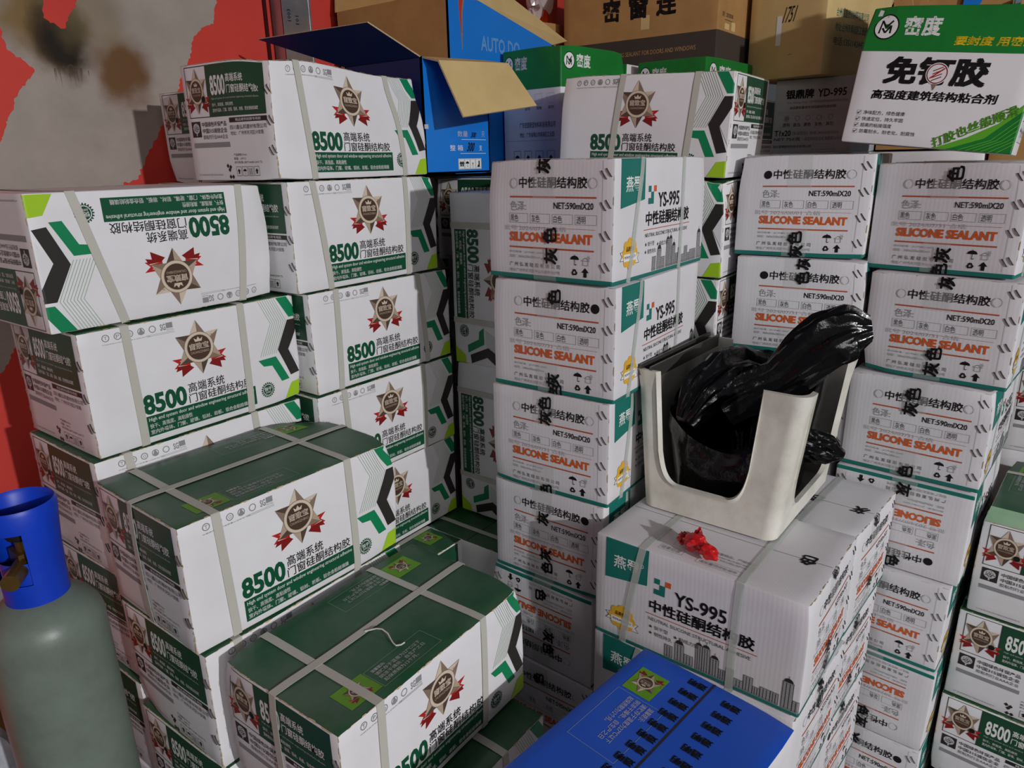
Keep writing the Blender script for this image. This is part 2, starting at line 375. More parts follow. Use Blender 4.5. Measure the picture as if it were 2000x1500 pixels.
# ---- the green and white carton: long side
L8, D8, H8 = .386, .245, .2
def long8():
    p = Print()
    for i in range(5):
        c = (.0404 + i * .0181, .1865); p.ring(*c, .0044, .0058, 'print_grey', 0, n=16)
        if i == 3: p.poly([(c[0] - .005, c[1] - .0045), (c[0] + .005, c[1] - .0045), (c[0], c[1] + .006)], 'print_grey', 1)
        elif i != 4: p.text('㊣⊖⌀'[i] if False else 'TPO'[i if i < 3 else 0], c[0] - .0024, c[1] - .0026, c[0] + .0024, c[1] + .0026, 'print_grey', 1)
    p.text('SG', .1255, .181, .1345, .192, 'print_grey', 0, bold=.03); p.rect(.1355, .1835, .1465, .1925, 'print_grey', 0); p.text('TESTED', .1345, .1795, .147, .182, 'print_grey', 0)
    p.text('中国绿色环保产品质量认证标志产品', .034, .1755, .108, .1775, 'print_grey', 0); p.line([(.102, .1775), (.148, .1775)], .0005, 'print_grey', 0); p.line([(.102, .1755), (.148, .1755)], .0005, 'print_grey', 0)
    p.put(EM, .1858, .1412, .0470, kv=.0470)
    p.text('TM', .2085, .157, .213, .160, 'print_grey', 9)
    p.text('8500', .0775, .0485, .1512, .0825, 'print_dark_green', 1, bold=.042, res=3)
    p.text('高端系统', .1555, .0665, .2235, .0838, 'print_black', 1, bold=.006); p.text('门窗硅酮结构胶', .1545, .0485, .2770, .0650, 'print_black', 1, bold=.006)
    p.rect(.0785, .0112, .2830, .0463, 'print_dark_green', 0)
    p.text('High end system door and window engineering structural adhesive', .0825, .0348, .2790, .0432, 'print_white', 1)
    p.text('快干、高强度、高粘接性', .0825, .0245, .1560, .0325, 'print_white', 1, bold=.02); p.text('室内外墙体、门窗、玻璃、铝材、岩板、铝合金粘结填缝', .0825, .0143, .2700, .0222, 'print_white', 1, bold=.02)
    g = (.3092, .0313)
    for k in range(20):
        a = 2 * math.pi * k / 20; q = lambda r, d: (g[0] + r * math.cos(a + d), g[1] + r * math.sin(a + d))
        p.poly([q(.0118, -.11), q(.0148, -.06), q(.0148, .06), q(.0118, .11)], 'print_deep_green', 0)
    p.ring(*g, .0112, .0124, 'print_deep_green', 1); p.disc(*g, .0098, 'print_deep_green', 1); p.text('快干', g[0] - .0078, g[1] - .002, g[0] + .0078, g[1] + .0058, 'print_white', 2, bold=.03); p.text('品质保证', g[0] - .0062, g[1] - .0062, g[0] + .0062, g[1] - .0030, 'print_white', 2)
    for k in range(8):
        o = k * .0048
        p.line([(.3105 + o, .1985), (.3320 + o, .1540), (.3025 + o, .0960)], .0009, 'print_line', 0)
    p.poly([(.3490, .1985), (L8, .1985), (L8, .1590), (.3735, .1590)], 'print_green', 1)
    p.poly([(.372, .1985), (L8, .1985), (L8, .1760)], 'white_card', 2)
    p.poly([(.3690, .1540), (L8, .1540), (L8, .1330), (.3640, .0985), (.3838, .0500), (.3640, .0470), (.3410, .1020)], 'print_charcoal', 1)
    p.poly([(L8, .1340), (.3652, .0990), (L8, .0600)], 'white_card', 2)
    p.poly([(.2965, .0900), (.3345, .0905), (.3600, .0408), (.3420, .0400), (.3245, .0748), (.3065, .0770)], 'print_green', 1)
    wear(p, L8, H8, 8, 'lt', amt=.35)
    p.poly([(.3480, .0020), (L8, .0020), (L8, .0335), (.3655, .0310)], 'print_lime', 1)
    return p
def end8():
    p = Print()
    p.rect(.0745, .1095, .2300, .1960, 'print_deep_green', 0); p.frame(.0125, .1095, .0755, .1960, .0013, 'print_charcoal', 0)
    p.put(EM, .0440, .1540, .0350, kv=.0385)
    p.text('8500', .0850, .1450, .1270, .1780, 'print_white', 1, bold=.028, res=3)
    p.text('高端系统', .1300, .1650, .1760, .1790, 'print_white', 1, bold=.01); p.text('门窗硅酮结构胶', .1300, .1470, .2140, .1610, 'print_white', 1, bold=.01)
    p.text('High end system door and window engineering structural adhesive', .0850, .1370, .2140, .1415, 'print_light_grey', 1, res=1)
    p.text('快干、高强度、高粘接性', .0850, .1265, .1450, .1325, 'print_white', 1, bold=.02, res=1); p.text('室内外墙体、门窗、玻璃、铝材、岩板、铝合金粘结填缝', .0850, .1170, .2100, .1235, 'print_white', 1, bold=.02, res=1)
    p.put(TREE, .0140, .0765, .0280, kv=.0270)
    p.text('中国绿色环保产品', .0470, .0935, .1200, .1020, 'print_charcoal', 1, bold=.01); p.text('中国315诚信企业', .0470, .0825, .1200, .0910, 'print_charcoal', 1, bold=.01); p.text('胶粘剂行业AAA企业', .0470, .0725, .1200, .0800, 'print_charcoal', 1)
    p.rect(.0140, .0580, .1230, .0665, 'print_grey', 0)
    p.rect(.1290, .0985, .2300, .1065, 'print_charcoal', 0); p.text('精品建筑硅酮专用胶', .1460, .1000, .2140, .1050, 'print_white', 1, res=1)
    p.text('四川鑫弘邦建材有限公司', .1290, .0865, .2270, .0940, 'print_charcoal', 1); p.text('地址：广州市天河区兴安路', .1290, .0770, .2180, .0840, 'print_charcoal', 1)
    p.text('产品规格:590ml', .1290, .0420, .1650, .0465, 'print_charcoal', 1, res=1); p.text('数量：20PCS', .1290, .0355, .1620, .0400, 'print_charcoal', 1, res=1); p.text('执行标准:GB/T14683-2003 T2', .1290, .0290, .2050, .0335, 'print_charcoal', 1, res=1)
    for k in range(4):
        p.frame(.1310 + k * .0165, .0080, .1450 + k * .0165, .0240, .0006, 'print_charcoal', 0)
        if k == 1: umbrella(p, .1380 + k * .0165, .016, .0045)
        elif k == 2:
            p.rect(.1350 + k * .0165, .010, .1362 + k * .0165, .021, 'print_charcoal', 1); p.rect(.1395 + k * .0165, .010, .1407 + k * .0165, .021, 'print_charcoal', 1)
        else: up_arrow(p, .1380 + k * .0165, .016, .0045)
    for k, (a, b) in enumerate([(.1075, .0255), (.1115, .0185), (.1150, .0235), (.1115, .0065), (.1190, .0065)]):
        p.poly([(a - .004, b), (a, b - .004), (a + .004, b), (a, b + .004)], 'print_charcoal', 0)
    p.disc(.0640, .1400, .0055, 'print_black', 12, n=14); p.poly([(.190, .152), (.197, .158), (.195, .146)], 'print_black', 3)
    wear(p, D8, H8, 3)
    p.text('※产品使用前请仔细阅读使用说明书', .0160, .0085, .0900, .0115, 'print_grey', 1, res=1)
    return p
def top8():
    p = Print()
    def half(o):
        o.poly([(.0400, .0190), (.0940, .0190), (.0940, .0630), (.0400, .0630)], 'print_emblem_green', 0)
        o.put(EM, .067, .041, .0185)
        o.frame(.0955, .0165, .2085, .0600, .0005, 'print_line', 0)
        o.text('温馨提示:', .1040, .0490, .1280, .0550, 'print_white', 1, bold=.02)
        for k, t in enumerate(['请贮存于温度为27℃以下', '阴凉干燥处，自生产之日', '起保质期为12个月。']): o.text(t, .1040, .0400 - k * .0090, .1040 + (.0860, .0860, .0640)[k], .0470 - k * .0090, 'print_light_grey', 1)
    half(p); q = Print(); half(q); q = q.flipped(L8, D8)
    p.items += q.items
    wear(p, L8, D8, 5, 'lrtb', amt=.5)
    p.line([(0.004, D8 / 2), (L8 - .004, D8 / 2)], .0016, 'inside_dark', 1)
    return p
# ---- the sealant carton 360 x 250 x 200
LY, DY, HY = .36, .25, .2
def endy(dots='', date='2024/07/31'):
    p = Print()
    for s, u in (('L', .0570), ('R', .2120)):
        if s in dots: p.disc(u, .1625, .0082, 'print_black', 1)
        else: p.ring(u, .1625, .0078, .0088, 'print_light_grey', 1); p.ring(u, .1625, .0070, .0082, 'print_grey', 0, a0=120, a1=250)
    p.text('中性硅酮结构胶', .0685, .1540, .2020, .1725, 'print_black', 1, bold=.012)
    p.rect(.0490, .1385, .2190, .1412, 'print_rust', 0)
    p.text('色泽:', .0500, .1170, .0830, .1330, 'print_grey', 1); p.text('NET:590mlX20', .1390, .1210, .2140, .1318, 'print_black', 1, bold=.012)
    for k, t in enumerate(['黑色', '灰色', '白色', '透明']):
        u = .0470 + k * .0445; p.frame(u, .0965, u + .0400, .1125, .0006, 'print_grey', 0); p.text(t, u + .0030, .0985, u + .0195, .1105, 'print_black', 1, bold=-.003)
    p.line([(.047, .0895), (.218, .0895)], .0005, 'print_rust', 0); p.text('批号 ' + date + ' 合格', .0370, .0840, .1640, .0925, 'print_light_grey', 1)
    p.text('SILICONE SEALANT', .0470, .0650, .2130, .0815, 'print_orange', 1, bold=.045)
    p.rect(.0465, .0538, .2160, .0565, 'print_rust', 0)
    p.text('执行标准：JC/T485-2007', .0460, .0445, .1170, .0490, 'print_grey', 1); p.text('SIZE：360x250x200mm', .0460, .0370, .1110, .0412, 'print_grey', 1)
    p.text('广 州 弘 发 硅 胶 有 限 公 司', .0455, .0215, .1510, .0290, 'print_black', 1); p.text('地址:广州市天河区中山大道中1037号', .0455, .0120, .1510, .0180, 'print_grey', 1)
    umbrella(p, .1800, .0400, .0082); house(p, .2005, .0385, .0075); recycle(p, .1795, .0195, .0062); up_arrow(p, .2000, .0195, .0078)
    wear(p, DY, HY, 11, 'rt', amt=.45)
    p.rect(0, 0, DY, .0085, 'print_teal', 0)
    p.line([(.2300, .012), (.2300, .196)], .0006, 'print_light_grey', 0)
    return p
def longy():
    p = Print()
    p.poly([(.0200, .1990), (.1020, .1990), (.1020, .1330), (.0205, .1220)], 'print_teal', 0); p.text('燕蜀', .0365, .1470, .0840, .1715, 'print_white', 1, bold=.012); p.ring(.0905, .166, .0028, .0036, 'print_white', 1, n=14); p.text('R', .0893, .1645, .0917, .1675, 'print_white', 1)
    s = .0100
    for i, j, c in [(0, 0, 'print_teal'), (1, 1, 'print_teal'), (0, 2, 'print_teal'), (2, 2, 'print_orange'), (1, 0, 'print_teal')]:
        p.rect(.1150 + i * s, .1240 + j * s, .1150 + (i + 1) * s, .1240 + (j + 1) * s, c, 0)
    p.text('YS-995', .1520, .1165, .2400, .1420, 'print_black', 1, bold=.02, res=3); p.text('中性硅酮结构胶', .1080, .0875, .2860, .1120, 'print_black', 1, bold=.02)
    p.rect(.1020, .0810, .2910, .0824, 'print_rust', 0); p.text('NEUTRAL SILICONE STRUCTURAL ADHESIVE', .1075, .0690, .2820, .0755, 'print_charcoal', 1)
    for t, u, v in (('★ 快干型', .108, .0530), ('★ 韧性持久', .108, .0400), ('★ 粘结力强', .1540, .0500)): p.text(t, u, v, u + (.036 if len(t) < 6 else .044), v + .0080, 'print_charcoal', 1)
    c = (.0555, .0480)
    p.poly([(.0230, .0520), (.0420, .0520), (.0420, .0380), (.0230, .0380), (.0290, .0450)], 'print_white', 0); p.poly([(.0880, .0460), (.0690, .0460), (.0690, .0300), (.0880, .0300), (.0820, .0380)], 'print_white', 0)
    p.line([(.023, .052), (.042, .052)], .0008, 'print_charcoal', 1); p.line([(.023, .038), (.042, .038)], .0008, 'print_charcoal', 1); p.line([(.023, .052), (.029, .045), (.023, .038)], .0008, 'print_charcoal', 1)
    p.line([(.088, .046), (.069, .046)], .0008, 'print_charcoal', 1); p.line([(.088, .030), (.069, .030)], .0008, 'print_charcoal', 1); p.line([(.088, .046), (.082, .038), (.088, .030)], .0008, 'print_charcoal', 1)
    for k in range(8): p.disc(c[0] + .0175 * math.cos(k * math.pi / 4), c[1] + .0175 * math.sin(k * math.pi / 4), .0090, 'print_gold', 2, n=16)
    p.disc(*c, .021, 'print_gold', 3); p.text('品质保证', .0420, .0520, .0690, .0600, 'print_charcoal', 4, bold=.02); p.rect(.0340, .0360, .0770, .0480, 'print_white', 4); p.text('PREMIUM QUALITY', .0370, .0395, .0740, .0445, 'print_charcoal', 5)
    rr = random.Random(5); u = .1385
    while u < .352:
        wd = rr.uniform(.011, .017); h = rr.choice([.016, .021, .025, .030, .036]); 
        if abs(u - .200) < .009 or abs(u - .33) < .009: h = .050
        p.rect(u, .0085, u + wd, .0085 + h, 'print_grey', 0); p.frame(u, .0085, u + wd, .0085 + h, .0005, 'print_charcoal', 1)
        if h > .03:
            p.raw([(u + wd / 2 + wd * .42 * math.cos(R(a)), .0085 + h + wd * .42 * math.sin(R(a))) for a in range(0, 181, 20)], [tuple(range(10))], 'print_charcoal', 1); p.rect(u + wd / 2 - .0004, .0085 + h, u + wd / 2 + .0004, .0085 + h + .011, 'print_charcoal', 1)
        for a in range(2, int(h / .003)): p.line([(u + .001, .0085 + a * .003), (u + wd - .001, .0085 + a * .003)], .0007, 'print_light_grey', 1)
        for a in (.33, .66): p.line([(u + wd * a, .010), (u + wd * a, .0085 + h - .002)], .0008, 'print_charcoal', 2)
        u += wd + rr.choice([0, .001, .004])
    p.rect(0, 0, LY, .0075, 'print_teal', 0)
    return p
def topy(tape=''):
    p = Print(); wear(p, LY, DY, 21, 'rt', amt=.4)
    for c, u in tape: p.text(c, u - .017, .108, u + .017, .140, 'print_black', 2, bold=.03, rot=180, slant=.25)
    p.frame(.1230, .0420, .1780, .0680, .0005, 'print_grey', 0); p.text('注意事项', .1280, .0500, .1700, .0600, 'print_grey', 1)
    p.frame(.1080, .0180, .1500, .0350, .0005, 'print_grey', 0); p.text('轻拿轻放', .1110, .0210, .1450, .0320, 'print_grey', 1)
    p.text('质量精品，严格检测。', .1900, .0560, .2600, .0640, 'print_grey', 1); p.text('KEEP AWAY FROM HEAT AND RAIN', .1900, .0470, .2600, .0520, 'print_grey', 1, res=1); p.text('READ THE LABEL BEFORE USE', .1900, .0390, .2600, .0440, 'print_grey', 1, res=1)
    p.frame(.1750, .0140, .2480, .0280, .0005, 'print_grey', 0); p.text('请放置阴凉处保存', .1800, .0170, .2420, .0245, 'print_grey', 1)
    p.line([(.005, DY / 2), (LY - .005, DY / 2)], .0012, 'print_grey', 0)
    return p
P_LONG8, P_END8, P_TOP8, P_LONGY, P_TOPY = long8(), end8(), top8(), longy(), topy()
P_TOPG, P_TOPH = topy((('色', .318),)), topy((('灰', .330), ('色', .250)))
P_LONG8F, P_END8F = P_LONG8.flipped(L8, H8), P_END8.flipped(D8, H8)
P_ENDY = {d: endy(d) for d in ('', 'L', 'R')}
P_ENDY['L1'] = endy('L', '2024/08/01')
P_ENDYF = {d: P_ENDY[d].flipped(DY, HY) for d in ('', 'L', 'R')}

# ------------------------------------------------------------------ the carton builder
RR = .003
class Skin:
    """maps points of a carton's faces to its rounded, slightly bulged and dented surface"""
    def __init__(s, L, D, H, seed, bulge=.0035, crush=None, rough=.0011):
        s.h = np.array([L / 2, D / 2, H / 2]); s.dim = (L, D, H); rg = np.random.RandomState(seed)
        s.b = rg.uniform(.3, 1.0, 4) * bulge
        s.k = rg.normal(0, 1, (5, 3)); s.k = s.k / np.linalg.norm(s.k, axis=1)[:, None] * rg.uniform(14, 30, (5, 1))
        s.ph = rg.uniform(0, 6.28, (5, 3)); s.am = rg.uniform(.3, 1, (5, 3)) * rough / 2.2; s.am[:, 2] *= .25
        s.crush = crush or []
        c = rg.randint(0, 8, 2)
        for q in c:
            sg = [1 if q >> i & 1 else -1 for i in range(3)]
            s.crush.append((sg, rg.uniform(.002, .006), rg.uniform(.025, .05)))
    def F(s, q):
        x, y, z = (q / s.h).T
        d = np.zeros_like(q)
        cx, cy, cz = np.cos(np.clip(x, -1, 1) * 1.5708), np.cos(np.clip(y, -1, 1) * 1.5708), np.cos(np.clip(z, -1, 1) * 1.5708)
        d[:, 0] += np.where(x > 0, s.b[0], -s.b[1]) * np.abs(x) ** 3 * cy * cz
        d[:, 1] += np.where(y > 0, s.b[2], -s.b[3]) * np.abs(y) ** 3 * cx * cz
        d[:, 2] -= np.sign(z) * .0012 * np.abs(z) ** 3 * cx * cy
        for k, p, a in zip(s.k, s.ph, s.am):
            t = q @ k
            for i in range(3): d[:, i] += a[i] * np.sin(t + p[i])
        d[:, 2] = np.where(z > .98, np.minimum(d[:, 2], 0), np.where(z < -.98, np.maximum(d[:, 2], 0), d[:, 2]))
        for sg, a, r in s.crush:
            c = s.h * np.array(sg); v = q - c; g = np.exp(-(v ** 2).sum(1) / r ** 2)
            d -= np.array(sg) * a * g[:, None] * np.array([1, 1, .6])
        return d
    def face(s, name, u, v, off):
        L, D, H = s.dim; hx, hy, hz = s.h; o = np.zeros_like(u)
        P = {'front': (u - hx, o - hy, v - hz), 'back': (hx - u, o + hy, v - hz), 'left': (o - hx, hy - u, v - hz),
             'right': (o + hx, u - hy, v - hz), 'top': (u - hx, v - hy, o + hz), 'bottom': (u - hx, hy - v, o - hz)}[name]
        p = np.stack(P, 1); inn = s.h - RR; c = np.clip(p, -inn, inn); d = p - c
        n = np.linalg.norm(d, axis=1); n[n < 1e-9] = 1
        q = c + d / n[:, None] * (RR + off)[:, None]
        q = q + s.F(q); q[:, 2] += hz
        return q
    def size(s, name):
        L, D, H = s.dim
        return {'front': (L, H), 'back': (L, H), 'left': (D, H), 'right': (D, H), 'top': (L, D), 'bottom': (L, D)}[name]
OFF = lambda l: .0005 + np.asarray(l) * .00016
def carton_mesh(skin, facemats, prints, ref=None):
    V = []; Fc = []; MI = []; SM = []; mats = []
    def mi(m):
        if m not in mats: mats.append(m)
        return mats.index(m)
    b = 0
    for fn in ('front', 'back', 'left', 'right', 'top', 'bottom'):
        w_, h_ = skin.size(fn); gu, gv = gridlines(w_), gridlines(h_); nu, nv = len(gu), len(gv)
        uu, vv = np.meshgrid(gu, gv); V.append(skin.face(fn, uu.ravel(), vv.ravel(), np.zeros(nu * nv))); k = mi(facemats.get(fn, facemats['*']))
        for j in range(nv - 1):
            for i in range(nu - 1):
                a = b + j * nu + i; Fc.append((a, a + 1, a + nu + 1, a + nu)); MI.append(k); SM.append(True)
        b += nu * nv
        if fn in prints:
            pr = prints[fn]; rw, rh = (ref or {}).get(fn, (w_, h_)); v, f, m, ms = pr.cut(rw, rh)
            ms = [mi(x) for x in ms]
            V.append(skin.face(fn, np.clip(v[:, 0] * w_ / rw, 0, w_), np.clip(v[:, 1] * h_ / rh, 0, h_), OFF(v[:, 2])))
            Fc += [tuple(i + b for i in t) for t in f]; MI += [ms[i] for i in m]; SM += [False] * len(f); b += len(v)
    V = np.concatenate(V)
    me = bpy.data.meshes.new('body'); me.from_pydata(V.tolist(), [], Fc)
    for m in mats: me.materials.append(M[m])
    me.polygons.foreach_set('material_index', MI); me.polygons.foreach_set('use_smooth', SM); me.update()
    return me
def ribbon(skin, path, width, m, th=.0005, lift=.0014):
    """a strap: path is a list of (face, u, v); laid on the carton's skin, closed if it ends where it starts"""
    pts = []; nrm = []
    for fn, u, v in path:
        a = skin.face(fn, np.array([u]), np.array([v]), np.array([lift]))[0]; pts.append(Vector(a))
    q = []                                   # side vectors
    n = len(pts)
    for i in range(n):
        t = (pts[min(i + 1, n - 1)] - pts[max(i - 1, 0)]).normalized()
        fn = path[i][0]; nn = {'front': (0, -1, 0), 'back': (0, 1, 0), 'left': (-1, 0, 0), 'right': (1, 0, 0), 'top': (0, 0, 1), 'bottom': (0, 0, -1)}[fn]
        q.append((Vector(nn).cross(t).normalized(), Vector(nn)))
    vs = []; fs = []
    for p, (sd, nn) in zip(pts, q):
        vs += [p - sd * width / 2, p + sd * width / 2, p + sd * width / 2 + nn * th, p - sd * width / 2 + nn * th]
    for i in range(n - 1):
        a, c = i * 4, i * 4 + 4
        for k in range(4): fs.append((a + k, a + (k + 1) % 4, c + (k + 1) % 4, c + k))
    fs += [(0, 3, 2, 1), (4 * n - 4, 4 * n - 3, 4 * n - 2, 4 * n - 1)]
    return mesh('strap', vs, fs, [m], None, False)
def cross_path(dim, ub, ut, sides=('front', 'top', 'back', 'bottom')):
    """across the carton: up the front (from u=ub at the foot to u=ut at the rim), over the top, down the back, under"""
    L, D, H = dim; e = .0006; P = []
    st = lambda n: [k / n for k in range(n + 1)]
    if 'front' in sides: P += [('front', ub + (ut - ub) * t, e + (H - 2 * e) * t) for t in st(9)]
    if 'top' in sides: P += [('top', ut + (ub - ut) * 0 * t, e + (D - 2 * e) * t) for t in st(11)]
    if 'back' in sides: P += [('back', L - ut - (ub - ut) * t, H - e - (H - 2 * e) * t) for t in st(9)]
    if 'bottom' in sides: P += [('bottom', ub, e + (D - 2 * e) * t) for t in st(6)]
    return P
def length_path(dim, ud):
    L, D, H = dim; e = .0006; st = lambda n: [k / n for k in range(n + 1)]
    P = [('left', ud, e + (H - 2 * e) * t) for t in st(9)]
    P += [('top', e + (L - 2 * e) * t, D - ud) for t in st(16)]
    P += [('right', D - ud, H - e - (H - 2 * e) * t) for t in st(9)]
    P += [('bottom', L - e - (L - 2 * e) * t, ud) for t in st(8)]
    return P
# one staple, shared by every carton that has staples
def staple_mesh():
    b = MB(); b.tube([(-.0080, 0, -.0012), (-.0076, 0, .0004), (-.004, 0, .0008), (.004, 0, .0008), (.0076, 0, .0004), (.0080, 0, -.0012)], .00075, 'steel', n=6)
    return mesh('staple', b.v, b.f, b.mats, b.m, True)
STAPLE = staple_mesh()
FN = {'front': Vector((0, -1, 0)), 'left': Vector((-1, 0, 0)), 'right': Vector((1, 0, 0))}
FU = {'front': Vector((1, 0, 0)), 'left': Vector((0, -1, 0)), 'right': Vector((0, 1, 0))}
def put_staples(root, skin, fn, spots, ang=-54):
    for u, v in spots:
        p = skin.face(fn, np.array([u]), np.array([v]), np.array([.0004]))[0]
        n, x = FN[fn], FU[fn]; y = n.cross(x)
        a = R(ang); xx = x * math.cos(a) + y * math.sin(a); yy = n.cross(xx)
        o = link('staple', STAPLE, root)
        o.matrix_local = Matrix.Translation(Vector(p)) @ Matrix((xx, yy, n)).transposed().to_4x4()
STP_Y = [(.236 + d, v + d * .4) for v in (.176, .128, .080, .030) for d in (-.0045, .0045)]
STP_8 = [(.2365 + d, v + d * .4) for v in (.15, .098, .05) for d in (-.004, .004)]
def tape_part(root, skin, fn, chars, u=.120, width=.046, top=.062, bot=.055, flip=False):
    """clear packing tape folded over the rims of a carton, with its bold black characters"""
    w_, h_ = skin.size(fn)
    for a, b_, up_ in ((h_ - top, h_ - .0004, True), (.0004, bot, False)):
        p = Print(); p.rect(u - width / 2, a, u + width / 2, b_, 'tape', 0)
        for ch, v, du in chars:
            if (v > h_ / 2) == up_: p.text(ch, u + du - .0140, v - .0140, u + du + .0140, v + .0140, 'print_black', 3, bold=.035, rot=90)
        if flip: p = p.flipped(w_, h_)
        v, f, m, ms = p.cut(w_, h_); q = skin.face(fn, np.clip(v[:, 0], 0, w_), np.clip(v[:, 1], 0, h_), .0016 + v[:, 2] * .0003)
        link('packing_tape', mesh('packing_tape', q.tolist(), f, ms, m), root)
REF8 = {'front': (L8, H8), 'back': (L8, H8), 'left': (D8, H8), 'right': (D8, H8), 'top': (L8, D8)}
REFY = {'front': (LY, HY), 'back': (LY, HY), 'left': (DY, HY), 'right': (DY, HY), 'top': (LY, DY)}
_seed = [10]
def carton8(x, y, zt, zb, yaw, label, group=None, flip=False, faces=('front', 'left', 'right'), top=True, straps=((.060, .052), (.286, .285)), lengthwise=False, seed=None, bulge=.0035, crush=None, staples=False, tilt=0.0, name='adhesive_carton'):
    _seed[0] += 1; H = zt - zb - .0028
    sk = Skin(L8, D8, H, seed or _seed[0], bulge, list(crush or []))
    pr = {}
    for f in faces: pr[f] = ((P_LONG8F if flip else P_LONG8) if f in ('front', 'back') else (P_END8F if flip else P_END8))
    if top and not flip: pr['top'] = P_TOP8
    fm = {'*': 'white_card', 'top': 'white_card' if flip else 'green_top', 'bottom': 'green_top' if flip else 'white_card'}
    r = empty(name, (x, y, zb), R(yaw), label, 'carton', group)
    link('body', carton_mesh(sk, fm, pr, REF8), r)
    for ub, ut in straps: link('strap', ribbon(sk, cross_path(sk.dim, ub, ut), .0135, 'strap'), r)
    if lengthwise: link('strap', ribbon(sk, length_path(sk.dim, lengthwise), .0135, 'strap', lift=.0022), r)
    if staples: put_staples(r, sk, 'left', STP_8)
    if tilt: r.rotation_euler = (0, R(tilt), R(yaw))
    return r
def cartony(x, y, zt, zb, yaw, label, group=None, flip=False, dots='', faces=('front', 'left'), chars=(), straps=((.052, .092), (.252, .256)), tape_face='left', top=False, seed=None, bulge=.003, staples=True, name='sealant_carton'):
    _seed[0] += 1; H = zt - zb - .0028
    sk = Skin(LY, DY, H, seed or _seed[0], bulge)
    pr = {}
    for f in faces: pr[f] = P_LONGY if f == 'front' else (P_ENDYF if flip else P_ENDY)[dots]
    if top: pr['top'] = P_TOPY if top is True else top
    r = empty(name, (x, y, zb), R(yaw), label, 'carton', group)
    link('body', carton_mesh(sk, {'*': 'sealant_card'}, pr, REFY), r)
    for ub, ut in straps: link('strap', ribbon(sk, cross_path(sk.dim, ub, ut), .013, 'film_strap'), r)
    tape_part(r, sk, tape_face, chars, flip=flip)
    if staples: put_staples(r, sk, tape_face, STP_Y if not flip else [(DY - a, HY - b) for a, b in STP_Y])
    return r
_plain = {}
def plain(x, y, zt, zb, L, D, m='grey_card', n=1, label='plain carton hidden in the rows behind the printed cartons', group='hidden support cartons', rz=0, name='plain_carton'):
    """closed cartons out of sight that carry what the photo does show; one thing each, same mesh data"""
    h = (zt - zb) / n
    for k in range(n):
        key = (round(L, 3), round(D, 3), round(h, 4), m)
        if key not in _plain:
            sk = Skin(L, D, h - .0008, 3, .0015); _plain[key] = carton_mesh(sk, {'*': m}, {})
        o = link(name, _plain[key]); o.location = (x, y, zb + k * h); o.rotation_euler = (0, 0, R(rz)); tag(o, label, 'carton', group)
    return o
# ------------------------------------------------------------------ the room
def jag(pts, amp, step, seed, closed=True):
    rg = random.Random(seed); out = []
    n = len(pts)
    for i in range(n if closed else n - 1):
        a, b = Vector(pts[i]), Vector(pts[(i + 1) % n]); k = max(1, int((b - a).length / step))
        for j in range(k):
            p = a.lerp(b, j / k); out.append((p.x + rg.gauss(0, amp) * (j > 0), p.y + rg.gauss(0, amp) * (j > 0)))
    return out
b = MB(); b.add([(-2.5, -3, 0), (4.5, -3, 0), (4.5, 1.75, 0), (-2.5, 1.75, 0)], [(0, 1, 2, 3)], 'floor_concrete')
o = b.build('floor'); tag(o, None, None, None, 'structure')
WY = 1.70
b = MB(); b.add([(-2.5, WY, 0), (4.5, WY, 0), (4.5, WY, 3.0), (-2.5, WY, 3.0), (-2.5, WY + .05, 0), (4.5, WY + .05, 0), (4.5, WY + .05, 3.0), (-2.5, WY + .05, 3.0)], [(0, 1, 2, 3), (7, 6, 5, 4)], 'wall_red')
def paint(pts, m, y):
    tri = tessellate_polygon([[Vector((p[0], p[1], 0)) for p in pts]]); f = []
    for t in tri:
        p = [pts[i] for i in t]; ar = (p[1][0] - p[0][0]) * (p[2][1] - p[0][1]) - (p[1][1] - p[0][1]) * (p[2][0] - p[0][0])
        f.append(tuple(t) if ar > 0 else tuple(reversed(t)))
    b.add([(p[0], y, p[1]) for p in pts], f, m)
grey = [(-.6, 1.03), (.30, 1.03), (.505, 1.05), (.54, 1.10), (.62, 1.12), (.70, 1.16), (.80, 1.2), (.814, 1.345), (.815, 1.414), (.851, 1.422), (.884, 1.478), (.932, 1.545), (.975, 1.614),
        (1.016, 1.689), (1.035, 1.735), (1.065, 1.762), (1.093, 1.772), (1.113, 1.84), (1.12, 1.96), (1.02, 2.08), (.84, 2.02), (.800, 1.82), (.781, 1.772), (.751, 1.722), (.715, 1.738), (.722, 1.78), (.70, 1.90), (.60, 2.0), (-.6, 1.95)]
paint(jag(grey, .0019, .006, 4), 'wall_grey', WY - .0006)
left = [(.40, 1.73), (.633, 1.712), (.637, 1.672), (.658, 1.660), (.679, 1.640), (.670, 1.625), (.645, 1.600), (.613, 1.546), (.590, 1.500), (.40, 1.46)]
paint(jag(left, .0016, .005, 6), 'wall_red', WY - .0012)
rg = random.Random(9)
for k in range(16):              # thin drips under the soot
    x = .715 + rg.random() * .075; z = 1.655 - abs(x - .75) * .3; l = rg.uniform(.01, .045)
    b.add([(x, WY - .0010, z), (x + .0016, WY - .0010, z), (x + .001, WY - .0010, z - l)], [(0, 2, 1)], 'bronze_dark')
o = b.build('wall_back'); tag(o, None, None, None, 'structure')
b = MB(); b.box((1.237, WY - .004, 0), (1.247, WY, 3.0), 'wall_seam'); o = b.build('trim_1'); tag(o, None, None, None, 'structure')

